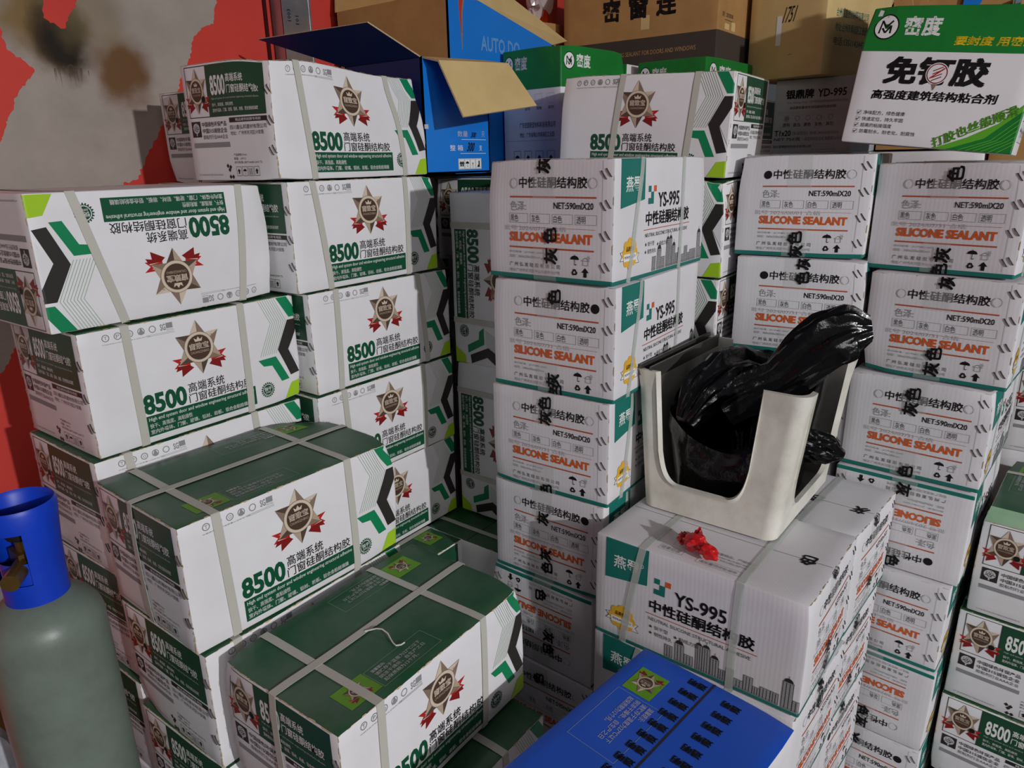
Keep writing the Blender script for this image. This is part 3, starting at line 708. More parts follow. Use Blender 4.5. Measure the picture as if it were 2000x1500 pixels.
# the metal channel leaning on the wall
r = empty('metal_channel', (1.30, 1.665, 0), 0, 'bare aluminium channel post leaning upright against the red wall behind the cartons', 'metal profile')
b = MB(); b.box((-.045, -.018, 0), (.045, -.0155, 2.4), 'aluminium'); b.box((-.045, -.018, 0), (-.0425, .024, 2.4), 'aluminium'); b.box((.0425, -.018, 0), (.045, .024, 2.4), 'aluminium')
b.box((-.045, -.0195, 0), (-.040, -.018, 2.4), 'aluminium'); b.box((.040, -.0195, 0), (.045, -.018, 2.4), 'aluminium')
for (x0, z0, t, hh) in [(-.030, 1.795, '1003', .028), (-.006, 1.790, '101', .02)]:
    v, f, _ = text_geo(t, 0, 1); b.add([(x0 + p[1] * .010, -.0198, z0 + p[0] * hh) for p in v], [tuple(reversed(q)) for q in f], 'ink_blue')
b.build('channel', r)

# ------------------------------------------------------------------ left block of green and white cartons
GA = 'star emblem cartons'
carton8(.600, 1.270, 1.420, 1.2175, .8, 'green and white star emblem carton standing upside down, top of the far left stack', GA, flip=True, faces=('front', 'left', 'right'), straps=((.108, .062), (.318, .338)))
carton8(.628, 1.258, 1.217, 1.0145, .5, 'star emblem carton directly under the upside down one at the far left', GA, straps=((.072, .070), (.270, .274)), staples=True)
carton8(.618, 1.256, 1.014, .8115, -.2, 'far left stack star emblem carton whose white top strip shows above the green topped box', GA, staples=True)
carton8(.621, 1.242, .811, .608, .8, 'far left stack star emblem carton beside the blue collar of the gas cylinder', GA)
carton8(.615, 1.248, .6075, .405, -.4, 'shaded star emblem carton low in the far left stack behind the gas cylinder', GA)
plain(.61, 1.25, .405, 0, .385, .245, 'white_card', 2)
carton8(.605, .990, .990, .7868, -1.9, 'green topped star emblem carton with crossed straps, top of the middle step', GA, lengthwise=.115, straps=((.062, .056), (.289, .288)), crush=[((1, 1, 1), .012, .05), ((1, -1, 1), .008, .03)], bulge=.002, staples=True)
carton8(.607, .989, .786, .584, -.2, 'star emblem carton right under the crossed-strap carton of the middle step', GA, staples=True)
carton8(.606, .988, .5835, .382, .5, 'third star emblem carton down in the middle step on the left, end side visible', GA)
plain(.605, .988, .382, 0, .385, .245, 'white_card', 2)
carton8(.616, .719, .790, .5885, .9, 'nearest green topped star emblem carton with crossed straps, bottom left of centre', GA, lengthwise=.118, straps=((.066, .070), (.280, .283)), crush=[((1, -1, 1), .007, .03)], bulge=.002, staples=True)
carton8(.592, .664, .588, .386, -1.0, 'shadowed star emblem carton jutting out under the nearest green topped carton', GA, lengthwise=.118)
plain(.60, .69, .386, 0, .385, .245, 'white_card', 2)
# taller stack behind and to the right
carton8(.970, 1.210, 1.625, 1.4225, 2.5, 'dented bright star emblem carton on top of the upper left stack, beside the blue box', GA, straps=((.078, .060), (.318, .300)), crush=[((-1, -1, 1), .012, .06), ((1, -1, 1), .014, .07), ((0, -1, 1), .010, .11), ((.5, -1, 1), .012, .08)], staples=True)
carton8(.996, 1.219, 1.422, 1.2195, 1.1, 'second star emblem carton from the top of the upper left stack', GA, straps=((.078, .056), (.292, .294)), staples=True)
carton8(1.022, 1.217, 1.219, 1.0165, -.4, 'third star emblem carton from the top of the upper left stack', GA, straps=((.058, .066), (.308, .288)), staples=True)
carton8(1.019, 1.214, 1.016, .8135, -1.0, 'fourth star emblem carton from the top of the upper left stack', GA, straps=((.072, .066), (.288, .288)))
carton8(1.022, 1.220, .813, .6115, -.4, 'scuffed star emblem carton at the visible foot of the upper left stack, half hidden', GA, straps=((.06, .06),))
carton8(.984, 1.183, .611, .408, -90, 'green topped star emblem carton turned sideways behind the crossed-strap cartons', GA, faces=('front', 'right'))
plain(.995, 1.228, .408, 0, .375, .225, 'white_card', 2)
carton8(1.064, 1.470, 1.600, 1.413, .4, 'star emblem carton by the wall, end peeping out left of the dented top carton', GA, faces=('front', 'left'))
plain(.932, 1.522, 1.4125, 0, .385, .245, 'white_card', 7)
for k, t in enumerate(['dim star emblem carton behind the upper left stack, level with its second carton', 'dim star emblem carton behind the upper left stack, level with its third carton', 'dim star emblem carton behind the upper left stack, level with its fourth carton']):
    carton8(1.318, 1.475, 1.412 - .203 * k, 1.2095 - .203 * k, 0, t, GA, faces=('front', 'right'), top=False)
plain(1.318, 1.475, .803, 0, .385, .245, 'white_card', 4)
carton8(1.570, 1.143, 1.412, 1.209, 0, 'star emblem carton end peeping out under the blue open box', GA, faces=('front', 'left'), top=False)
plain(1.635, 1.192, 1.209, 0, .24, .14, 'white_card', 6); plain(1.858, 1.168, 1.412, 0, .175, .215, 'white_card', 7)
# two cartons stood on end in the dark gap
def upright(x, y, zb, label):
    _seed[0] += 1; sk = Skin(.386, .155, .195, _seed[0], .0015)
    r = empty('adhesive_carton', (x, y, zb), 0, label, 'carton', GA)
    mw = Matrix(((0, 1, 0), (0, 0, -1), (-1, 0, 0))).to_4x4(); mw.translation = Vector((0, .0975, .193))
    o = link('body', carton_mesh(sk, {'*': 'white_card', 'top': 'green_top'}, {'front': P_LONG8}, REF8), r); o.matrix_local = mw
    for u in (.07, .285):
        s = link('strap', ribbon(sk, cross_path(sk.dim, u, u), .0125, 'strap'), r); s.matrix_local = mw
upright(1.2965, .985, .998, 'star emblem carton stood on end in the dark gap, upper one, number reading downwards')
upright(1.2965, .985, .6135, 'star emblem carton stood on end in the dark gap, lower one, almost black')
carton8(1.300, .977, .6105, .408, 0, 'dark green topped carton lying flat at the foot of the gap under the upright cartons', GA, faces=('front',))
plain(1.300, .977, .408, 0, .385, .245, 'white_card', 2)

# ------------------------------------------------------------------ sealant column in the middle
GY = 'sealant cartons'
cartony(1.193, .682, 1.452, 1.2505, -.1, 'topmost white sealant carton of the middle column, with teal corner panel', GY, chars=[('灰', .190, .0), ('色', .077, .012), ('灰', .043, .014)], top=True, seed=501)
cartony(1.199, .684, 1.250, 1.0475, 1.7, 'second sealant carton in the middle column, black dot at its right upper corner', GY, dots='R', chars=[('色', .176, .012), ('灰', .025, .010), ('色', .006, .014)])
cartony(1.202, .694, 1.047, .8465, 1.6, 'third sealant carton in the middle column, level with the white plastic bin', GY, chars=[('色', .178, .0), ('灰', .150, .002), ('色', .004, .002)])
cartony(1.209, .697, .846, .6450, -.2, 'fourth sealant carton in the middle column, half in shadow', GY, dots='R', chars=[('灰', .140, .0), ('灰', .062, .006), ('色', .034, .008)])
cartony(1.207, .708, .6445, .443, -1.8, 'upside down sealant carton in deep shade, fifth in the middle column', GY, flip=True, chars=[('色', .150, -.02), ('灰', .120, -.02), ('色', .03, .0)])
cartony(1.203, .706, .4425, .241, -1.0, 'lowest visible sealant carton of the middle column beside the blue carton', GY, chars=[('色', .170, .0)])
plain(1.203, .706, .241, 0, .36, .25, 'sealant_card', 1)

# ------------------------------------------------------------------ sealant columns on the right
cartony(1.699, .432, 1.451, 1.2505, 5.5, 'top sealant carton of the inner right column, black dot before its title', GY, dots='L1', chars=[('色', .038, .0), ('灰', .010, .004)], seed=502)
cartony(1.693, .422, 1.250, 1.0495, 5.8, 'rumpled sealant carton above the black bag, second in its column, black dot at left', GY, dots='L', chars=[('灰', .190, .012), ('色', .160, .012)])
cartony(1.690, .424, 1.049, .848, 5.0, 'sealant carton half hidden behind the black bag', GY, chars=[('色', .185, -.01), ('灰', .15, -.01)])
plain(1.703, .424, .848, 0, .36, .25, 'sealant_card', 4)
cartony(1.716, .136, 1.433, 1.2335, -9.5, 'top sealant carton of the rightmost column, under the green and white glue box', GY, chars=[('色', .178, .012), ('灰', .034, .012), ('色', .006, .010)], seed=503)
cartony(1.694, .130, 1.233, 1.0345, -5.4, 'second sealant carton from the top of the rightmost column', GY, chars=[('灰', .188, .01), ('色', .052, .006), ('灰', .022, .006)])
cartony(1.684, .146, 1.034, .8335, -3.9, 'third sealant carton of the rightmost column, right of the white bin', GY, chars=[('色', .172, -.004), ('灰', .142, -.004), ('色', .012, .004)])
cartony(1.676, .149, .833, .6335, -3.8, 'upside down sealant carton with black dot in the rightmost column', GY, flip=True, dots='L', chars=[('色', .18, .0), ('灰', .02, .0)])
cartony(1.667, .157, .633, .4335, -4.7, 'upright sealant carton just below the upside down dotted one on the right', GY, chars=[('灰', .185, -.02)])
cartony(1.662, .155, .433, .2335, -4.7, 'lower upside down sealant carton without dot in the rightmost column', GY, flip=True, chars=[('色', .15, .0), ('灰', .18, .0)])
cartony(1.662, .155, .233, .032, -4.7, 'lowest sealant carton of the rightmost column, black dot at right', GY, dots='R', chars=[('灰', .17, .0)])
plain(1.662, .155, .032, 0, .36, .25, 'kraft', 1, 'flat pad under the rightmost column', 'hidden pads')

# sealant stacks under the bin, long sides to the left
YS = dict(faces=('front', 'right'), tape_face='right')
cartony(1.083, .365, .835, .6365, -91.9, 'sealant carton carrying the bin, whole long side showing, red wrapper on top', GY, chars=[('色', .196, .0), ('灰', .06, .0), ('色', .03, .0)], top=P_TOPG, straps=((.056, .090), (.252, .256)), **YS)
cartony(1.081, .364, .636, .4375, -94.2, 'sealant carton below the one that carries the bin, mostly behind the blue carton', GY, chars=[('灰', .19, .0), ('色', .16, .0)], **YS)
plain(1.072, .364, .437, 0, .225, .35, 'sealant_card', 2)
cartony(1.375, .357, .808, .6085, -94.5, 'sealant carton behind the bin carton, its end beside the rightmost column', GY, chars=[('色', .19, .0), ('灰', .06, .0)], top=P_TOPH, **YS)
cartony(1.352, .362, .608, .4075, -95.0, 'middle sealant carton of the stack between bin carton and rightmost column', GY, chars=[('色', .18, .0), ('灰', .05, .0)], **YS)
cartony(1.340, .362, .407, .2075, -95.5, 'lowest visible sealant carton between bin carton and rightmost column, dotted end', GY, dots='L', chars=[('灰', .19, .0)], **YS)
plain(1.340, .362, .207, 0, .25, .36, 'sealant_card', 1)

# ------------------------------------------------------------------ turned star emblem stack behind the middle column
carton8(1.578, .755, 1.618, 1.4135, -86.9, tilt=2.4, label='star emblem carton above and behind the middle sealant column, long side to the left', group=GA, faces=('front', 'right'), straps=((.125, .150), (.298, .312)))
carton8(1.576, .749, 1.405, 1.2025, -86.8, 'star emblem carton with torn top corner behind the middle column, second of its stack', GA, faces=('front', 'right'), straps=((.3, .3),), crush=[((1, -1, 1), .012, .04)])
carton8(1.576, .751, 1.202, .9995, -87.5, 'star emblem carton behind the middle column, third of its stack, above the bin corner', GA, faces=('front', 'right'), straps=((.3, .3),))
plain(1.600, .690, .9995, 0, .19, .27, 'white_card', 5)
carton8(1.830, .810, 1.580, 1.378, -89, 'star emblem carton whose end shows in a sliver left of the grey branded box', GA, faces=('right',), straps=())
plain(1.835, .810, 1.378, 0, .235, .375, 'white_card', 7)

# star emblem cartons at the right edge
r3_ = carton8(1.722, -.120, .767, .5645, -4.7, 'top star emblem carton at the right edge of the picture, green top visible', GA, lengthwise=.12, straps=((.045, .045), (.29, .29)))
b = MB(); b.slab([(-.194, -.119, .201), (-.128, -.119, .2055), (-.128, .121, .2055), (-.194, .121, .201)], .0012, 'lit_green', 'white_card', 'kraft_edge'); tag(b.build('flap', r3_), 'flap painted in pale lit green along the near edge of the top', None)
carton8(1.719, -.111, .564, .3615, -5.0, 'second star emblem carton down at the right edge', GA)
carton8(1.713, -.109, .361, .1585, -4.9, 'lowest star emblem carton at the right edge', GA)
plain(1.713, -.109, .1585, 0, .385, .245, 'white_card', 1)
carton8(2.165, -.105, .969, .767, 0, 'star emblem carton further back at the right edge, tree mark showing', GA, faces=('left', 'front'))
plain(2.165, -.105, .767, 0, .385, .245, 'white_card', 4)

# ------------------------------------------------------------------ blue carton in the foreground
def blue_top():
    p = Print()
    p.poly([(.290, .178), (.345, .178), (.345, .226), (.290, .226)], 'print_emblem_green', 0)
    E2 = Print(); E2.put(EM, 0, 0, .023); p.put(E2, .3175, .202, 1, 90)
    p.frame(.165, .150, .285, .228, .0005, 'print_line', 0)
    for k, t in enumerate(['温馨提示:', '请贮存于温度为27℃以下', '阴凉干燥处，自生产之日', '起保质期为12个月。']):
        n = (.030, .092, .092, .062)[k]; p.text(t, .280 - n, .162 + k * .0115, .280, .171 + k * .0115, 'print_light_grey', 1, rot=180)
    p.line([(.002, .125), (.384, .125)], .0028, 'inside_dark', 1)
    wear(p, L8, .25, 31, 'lrt', 'kraft_edge', .3)
    for k in range(13):
        u = .372 - k * .0265
        p.text('透明', u - .012, .130, u + .001, .158, 'print_black', 1, bold=.035, rot=90)
        p.text('透明', u - .020, .072, u - .007, .100, 'print_black', 1, bold=.035, rot=90)
    return p
sk = Skin(L8, .25, .2242, 77, .002)
r = empty('blue_carton', (.687, .318, .474), R(-7.4), 'bright blue carton in the foreground with rows of black characters along its seam', 'carton')
link('body', carton_mesh(sk, {'*': 'sealant_card', 'top': 'blue_print'}, {'top': blue_top()}, dict(REF8, top=(L8, .25))), r)
plain(.687, .318, .474, 0, .385, .25, 'white_card', 2, rz=-7.4)

# ------------------------------------------------------------------ glue boxes with green heads
def midu(w_, h_, full=True):
    p = Print(); k = w_ / .27; g = h_ * .68
    p.rect(0, g, w_, h_, 'midu_green', 0)
    c = (.0315 * k, h_ - .035); p.disc(*c, .0215 * min(k, 1), 'print_black', 1, ry=.0215); p.disc(*c, .0192 * min(k, 1), 'print_white', 2, ry=.0192)
    q = min(k, 1)
    p.line([(c[0] - .0105 * q, c[1] - .011), (c[0] - .0085 * q, c[1] + .011), (c[0], c[1] - .001), (c[0] + .0105 * q, c[1] + .010)], .0029 * q, 'print_black', 3)
    p.line([(c[0] - .006 * q, c[1] - .002), (c[0], c[1] - .010), (c[0] + .0085 * q, c[1] + .002), (c[0] + .0085 * q, c[1] - .011)], .0029 * q, 'print_black', 3)
    p.text('密度', .0600 * k, h_ - .0500, .1180 * k, h_ - .0180, 'print_white', 1, bold=.03)
    if full:
        p.text('要封度 用密度', .142 * k, g + .0110, .2600 * k, g + .0260, 'print_yellow', 1, bold=.02, slant=.01)
        p.text('免钉胶', .0450 * k, h_ * .445, .2060 * k, h_ * .645, 'print_black', 1, bold=.04, slant=.02)
        p.disc(.1290 * k, h_ * .53, .0180, 'white_card', 2); p.ring(.1290 * k, h_ * .53, .0150, .0166, 'print_dark_red', 3)
        for d in (-.008, -.003, .003, .008): p.line([(.1290 * k - .007, h_ * .53 + d - .004), (.1290 * k + .008, h_ * .53 + d + .003)], .0016, 'print_dark_red', 3)
        p.line([(.1290 * k - .010, h_ * .53 - .008), (.1290 * k + .011, h_ * .53 + .009)], .0022, 'print_red', 4)
        p.poly([(.1250 * k, h_ * .53 - .017), (.1330 * k, h_ * .53 - .017), (.1290 * k, h_ * .53 - .028)], 'bronze_mid', 3)
        p.text('高强度建筑结构粘合剂', .0330 * k, h_ * .335, .2280 * k, h_ * .405, 'print_black', 1, bold=.02, slant=.008)
        for i, t in enumerate(['☑ 净味配方，绿色健康', '☑ 快速定位，持久牢固', '☑ 超高的粘接强度', '☑ 防霉耐水，耐老化，耐腐蚀']): p.text(t, .0160 * k, h_ * (.215 - i * .047), (.095, .094, .078, .118)[i] * k, h_ * (.248 - i * .047), 'print_charcoal', 1)
        p.poly([(.150 * k, 0), (.200 * k, h_ * .10), (.240 * k, h_ * .21), (w_, h_ * .36), (w_, h_ * .28), (.235 * k, h_ * .13), (.19 * k, 0)], 'midu_leaf', 1)
        p.poly([(.170 * k, 0), (.225 * k, h_ * .10), (w_, h_ * .31), (w_, 0)], 'midu_green', 2)
        for j in range(6): p.line([(.19 * k + j * .012, .001), (.235 * k + j * .008, h_ * .09), (w_ - .002, h_ * (.25 - j * .04))], .0012, 'midu_leaf', 3)
        t = Print(); t.text('打胶也丝般顺滑', -.068, -.009, .068, .009, 'midu_leaf', 0, bold=.02, slant=.012); p.put(t, .205 * k, h_ * .175, 1, 29, 4)
    else:
        for i in range(3):
            p.frame(w_ * (.38 + i * .2), g - .036, w_ * (.38 + i * .2) + .024, g - .012, .0005, 'print_light_grey', 0); p.text(['型号', '规格', '系列'][i], w_ * (.40 + i * .2), g - .050, w_ * (.40 + i * .2) + .018, g - .042, 'print_charcoal', 1)
        p.line([(.004, g * .40), (w_ - .01, g * .40)], .0006, 'print_grey', 0)
        p.text('广东密度新型材料科技有限公司', w_ * .30, g * .55, w_ * .92, g * .62, 'ink_blue', 1); p.text('地址：广东省佛山市南海区工业园', w_ * .30, g * .44, w_ * .90, g * .50, 'ink_blue', 1)
        for i in range(4):
            u = w_ * (.18 + i * .2); p.frame(u, .022, u + .026, .058, .0009, 'print_charcoal', 0)
            (umbrella if i == 0 else up_arrow)(p, u + .013, .040, .008)
    return p
def box_thing(name, cx, cy, zb, L, D, H, yaw, fm, prints, label, cat='carton', group=None, seed=None, bulge=.0025, crush=None):
    _seed[0] += 1; sk = Skin(L, D, H, seed or _seed[0], bulge, list(crush or []))
    r = empty(name, (cx, cy, zb), R(yaw), label, cat, group)
    link('body', carton_mesh(sk, fm, prints), r)
    return r, sk
# Q: the big one, leaning back a little on the right columns
QW, QH, QD = .282, .236, .20
r, sk = box_thing('glue_carton', 0, 0, 0, QD, QW, QH, 0, {'*': 'white_card', 'top': 'midu_green'}, {'left': midu(QW, QH), 'front': midu(QD, QH, False)}, 'large glue carton with green head and big black title, on top at the far right', group='green headed glue cartons', crush=[((-1, 1, 1), .006, .03)])
xr, up = Vector((.016, -.995, -.075)).normalized(), Vector((.02, -.165, .98))
xr = (xr - up.normalized() * xr.dot(up.normalized()) * .35).normalized(); up = (up - xr * up.dot(xr)).normalized(); bk = up.cross(xr).normalized(); bk = -bk if bk.x < 0 else bk
mq = Matrix((bk, -xr, up)).transposed().to_4x4()
bl = Vector((1.560, .362, 1.4720)); mq.translation = bl + xr * QW / 2 + bk * QD / 2
r.matrix_world = mq
box_thing('glue_carton', 1.757, 1.128, 1.4125, .264, .202, .307, -8, {'*': 'white_card', 'top': 'midu_green'}, {'left': midu(.202, .307, False), 'front': midu(.264, .307)}, 'green headed glue carton standing right of the tan folded flap', group='green headed glue cartons')
box_thing('glue_carton', 2.150, .912, 1.4445, .34, .211, .26, -3.6, {'*': 'white_card', 'top': 'midu_green'}, {'left': midu(.211, .26, False), 'front': midu(.34, .26)}, 'green headed glue carton squeezed under the kraft carton, only its head visible', group='green headed glue cartons')
box_thing('glue_carton', 2.150, 1.160, 1.4445, .34, .211, .26, -1, {'*': 'white_card', 'top': 'midu_green'}, {'left': midu(.211, .26, False)}, 'green headed glue carton showing as a green sliver left of its twin', group='green headed glue cartons')
plain(2.16, .920, 1.4445, 0, .38, .225, 'white_card', 7); plain(2.15, 1.165, 1.4445, 0, .385, .235, 'white_card', 7)

# brown cartons on top at the back
def kraft_left():
    p = Print(); w_, h_ = .50, .33
    p.rect(0, 0, w_, .076, 'dark_band', 0); p.text('XINGUANG SEALANT FOR DOORS AND WINDOWS', .15, .030, .44, .042, 'kraft', 1)
    for i, c in enumerate('密窗连'): p.text(c, .140 + i * .088, .128, .202 + i * .088, .190, 'print_black', 1, bold=.04)
    p.rect(.268, .098, .296, .135, 'kraft_pale', 0)
    return p
def kraft_front():
    p = Print(); p.rect(0, 0, .42, .076, 'dark_band', 0); p.text('体积：520X290X480', .030, .112, .110, .126, 'bronze_dark', 1); p.line([(.050, .106), (.112, .106)], .0016, 'bronze_dark', 1)
    p.rect(.050, .082, .084, .097, 'kraft_pale', 0); p.rect(.100, .082, .130, .105, 'kraft_pale', 0)
    return p
box_thing('kraft_carton', 2.284, 1.085, 1.7055, .42, .50, .33, 0, {'*': 'kraft', 'front': 'kraft'}, {'left': kraft_left(), 'front': kraft_front()}, 'large kraft carton with a dark lower band and black handwriting, top centre', group='kraft cartons', bulge=.004)
def tan_left():
    p = Print(); p.text('1751', .105, .145, .150, .185, 'print_black', 1, rot=0, slant=.3); p.line([(.130, .060), (.142, .062)], .001, 'bronze_dark', 1); p.rect(.088, .088, .104, .165, 'white_card', 1)
    return p
def tan_front():
    p = Print()
    for k, t in enumerate(['台州鑫盛密封材料有限公司', '地址:台州市黄岩区工业园', '电话:13511424421']): p.text(t, .050, .150 - k * .036, .230, .172 - k * .036, 'print_teal', 1)
    return p
box_thing('tan_carton', 2.475, .648, 1.6585, .46, .235, .30, -14, {'*': 'kraft_pale'}, {'left': tan_left(), 'front': tan_front()}, 'pale tan carton with blue print catching the light, left of the big green headed box', group='kraft cartons')
def yd():
    p = Print(); p.text('银鼎牌', .032, .150, .112, .176, 'print_black', 1, bold=.035); p.text('YD-995', .122, .152, .200, .174, 'print_black', 1, bold=.02)
    p.text('Yin Ding Pai  中性硅酮耐候密封胶', .036, .136, .206, .144, 'print_grey', 1); p.text('高级建筑幕墙专用硅酮结构密封胶', .046, .122, .176, .130, 'print_charcoal', 1)
    for k, t in enumerate(['透明', '瓷白', '黑色', '灰色', '其它']):
        u = .040 + k * .031; p.ring(u, .097, .0060, .0072, 'print_grey', 1); p.text(t, u - .010, .074, u + .010, .084, 'print_black', 1)
    p.disc(.040, .097, .005, 'print_grey', 1)
    p.text('T1x20', .008, .048, .056, .064, 'print_black', 1, bold=.02); p.text('NET 750克', .008, .034, .086, .044, 'print_black', 1); p.text('（常温固化）规格:245X235X210', .060, .050, .190, .060, 'print_grey', 1); p.text('请在阴凉处存放 保质期12个月', .098, .034, .200, .044, 'print_grey', 1)
    p.text('四川银鼎新材料技术有限公司', .008, .014, .118, .022, 'print_charcoal', 1); p.frame(.122, .008, .180, .024, .0006, 'print_grey', 0)
    p.rect(0, .104, .225, .118, 'print_light_grey', 0)
    return p
box_thing('grey_label_carton', 2.482, .622, 1.4535, .36, .225, .204, 0, {'*': 'grey_card'}, {'left': yd()}, 'pale grey carton with black lettering and a row of circles, under the pale tan carton', 'carton')
plain(2.482, .63, 1.4535, 0, .36, .245, 'white_card', 7)

# ------------------------------------------------------------------ the open blue carton with folded flaps
r = empty('open_blue_carton', (1.2725, 1.25, 1.4225), 0, 'open blue carton, tan flap folded over its front, beside the dented top carton', 'carton')
x0, x1, y0, y1, zt, t = -.1025, .1175, -.15, .083, .2325, .004
b = MB()
b.slab([(x0, y0, 0), (x1, y0, 0), (x1, y0, zt), (x0, y0, zt)], t, 'sky_blue', 'kraft', 'kraft_edge')
b.slab([(x1, y0, 0), (x1, y1, 0), (x1, y1, zt), (x1, y0, zt)], t, 'sky_blue', 'kraft', 'kraft_edge')
b.slab([(x1, y1, 0), (x0, y1, 0), (x0, y1, zt), (x1, y1, zt)], t, 'sky_blue', 'kraft', 'kraft_edge')
b.slab([(x0, y1, 0), (x0, y0, 0), (x0, y0, zt), (x0, y1, zt)], t, 'shaded_blue', 'kraft', 'kraft_edge')  # left side, its shade painted into the blue
b.box((x0, y0, 0), (x1, y1, t), 'kraft')
p = Print()
p.rect(0, .092, .012, .101, 'print_light_grey', 0)
p.text('数量', .105, .078, .140, .090, 'print_light_grey', 1); p.line([(.118, .072), (.205, .072)], .0009, 'print_white', 1); p.text('只', .190, .078, .200, .090, 'print_light_grey', 1)
p.text('整 箱', .078, .048, .122, .060, 'print_white', 1); p.text('支', .180, .048, .190, .060, 'print_white', 1); p.line([(.112, .042), (.204, .042)], .0009, 'print_white', 1)
p.text('300', .135, .046, .166, .066, 'print_black', 2, bold=.02, slant=.3); p.text('300', .150, .076, .172, .088, 'ink_blue', 2, bold=.02, slant=.3)
p.rect(.105, .008, .186, .031, 'print_white', 0)
for i in range(4):
    u = .108 + i * .0195; p.frame(u - .001, .0090, u + .0175, .0300, .0005, 'print_charcoal', 1)
    if i == 0: up_arrow(p, u + .005, .020, .006, l=2); up_arrow(p, u + .012, .020, .006, l=2)
    elif i == 1: umbrella(p, u + .008, .020, .006, l=2)
    elif i == 2: p.poly([(u + .006, .022), (u + .010, .022), (u + .0085, .017), (u + .0085, .012), (u + .0105, .0115), (u + .0055, .0115), (u + .0075, .012), (u + .0075, .017)], 'print_black', 2)
    else: p.poly([(u + .009, .026), (u + .013, .026), (u + .013, .014), (u + .014, .012), (u + .004, .012), (u + .006, .016), (u + .009, .018)], 'print_black', 2)
for v, f, m, l in p.items: b.add([(x0 + q[0], y0 - .0006 - l * .0002, q[1]) for q in v], f, m)
b.build('body', r)
b = MB()   # front flap, folded out and down, kraft side up
A = [(-.098, y0, zt), (.103, y0, zt + .010)]; C = [(-.104, y0 - .050, zt - .012), (.130, y0 - .050, zt + .002)]; E_ = [(-.110, y0 - .116, zt - .122), (.146, y0 - .116, zt - .090)]
b.slab([C[0], C[1], A[1], A[0]], .0035, 'kraft_pale', 'sky_blue', 'kraft_edge'); b.slab([E_[0], E_[1], C[1], C[0]], .0035, 'kraft_pale', 'sky_blue', 'kraft_edge')
tag(b.build('flap', r), 'tan flap folded over the front', None)
b = MB()   # side flap, standing outward over the dented carton, outer blue painted dark for shade
b.slab([(x0, y1, zt), (x0 - .060, y0 + .452, zt + .072), (x0 - .052, y0 + .092, zt + .068), (x0, y0, zt)], .0035, 'kraft', 'shaded_blue', 'kraft_edge')
tag(b.build('flap', r), 'blue flap raised outwards, shade painted into its colour', None)

# ------------------------------------------------------------------ tall torn carton behind it
r = empty('torn_blue_carton', (1.67, 1.46, 1.413), 0, 'tall torn carton, brown on its left side and blue with faint lettering on its front', 'carton')
x0, x1, y0, y1, zt = -.229, .229, -.20, .20, .425
b = MB()
b.slab([(x0, y1, 0), (x0, y0, 0), (x0, y0, zt), (x0, y1, zt)], .004, 'kraft', 'kraft', 'kraft_edge')
fr = [(x0, y0, 0), (x1, y0, 0), (x1, y0, .352), (-.11, y0, .420), (-.165, y0, .415), (-.172, y0, .385), (-.176, y0, .30), (-.178, y0, .302), (-.186, y0, .40), (-.184, y0, zt), (x0, y0, zt)]
tri = tessellate_polygon([[Vector((q[0], q[2], 0)) for q in fr]]); vs = fr + [(q[0], q[1] + .004, q[2]) for q in fr]; n = len(fr); fs = []
for q in tri:
    a = [fr[i] for i in q]; ar = (a[1][0] - a[0][0]) * (a[2][2] - a[0][2]) - (a[1][2] - a[0][2]) * (a[2][0] - a[0][0]); q = tuple(q) if ar > 0 else tuple(reversed(q)); fs.append(q)
b.add(vs, fs, 'sky_blue'); b.add(vs, [tuple(i + n for i in reversed(q)) for q in fs], 'kraft'); b.add(vs, [(i, i + n, (i + 1) % n + n, (i + 1) % n) for i in range(n)], 'kraft_edge')
b.slab([(x1, y0, 0), (x1, y1, 0), (x1, y1, .36), (x1, y0, .352)], .004, 'kraft', 'kraft', 'kraft_edge'); b.slab([(x1, y1, 0), (x0, y1, 0), (x0, y1, zt), (x1, y1, .36)], .004, 'kraft', 'kraft', 'kraft_edge'); b.box((x0, y0, 0), (x1, y1, .004), 'kraft')
v, f, _ = text_geo('AUTO DO', .03, 2); b.add([(-.105 + q[0] * .17, y0 - .0008, .305 + q[1] * .036) for q in v], f, 'print_sky')
v, f, _ = text_geo('自动设备', 0, 2); b.add([(-.168 + q[0] * .10, y0 - .0008, .262 + q[1] * .018) for q in v], f, 'blue_print')
b.build('body', r)
b = MB(); b.slab([(-.11, y0 + .004, .420), (x1, y0 + .004, .352), (x1 + .165, y0 + .055, .385), (-.02, y0 + .055, .500)], .004, 'kraft_pale', 'kraft', 'kraft_edge'); tag(b.build('flap', r), 'pale torn flap along the sloping top edge', None)
b = MB(); b.slab([(x0, y1, zt), (x1 - .2, y1, zt - .03), (x1 - .24, y1 + .02, zt + .16), (x0 + .03, y1 + .02, zt + .15)], .004, 'kraft', 'kraft', 'kraft_edge'); b.build('flap', r)
plain(1.71, 1.475, 1.413, 0, .36, .24, 'white_card', 7)

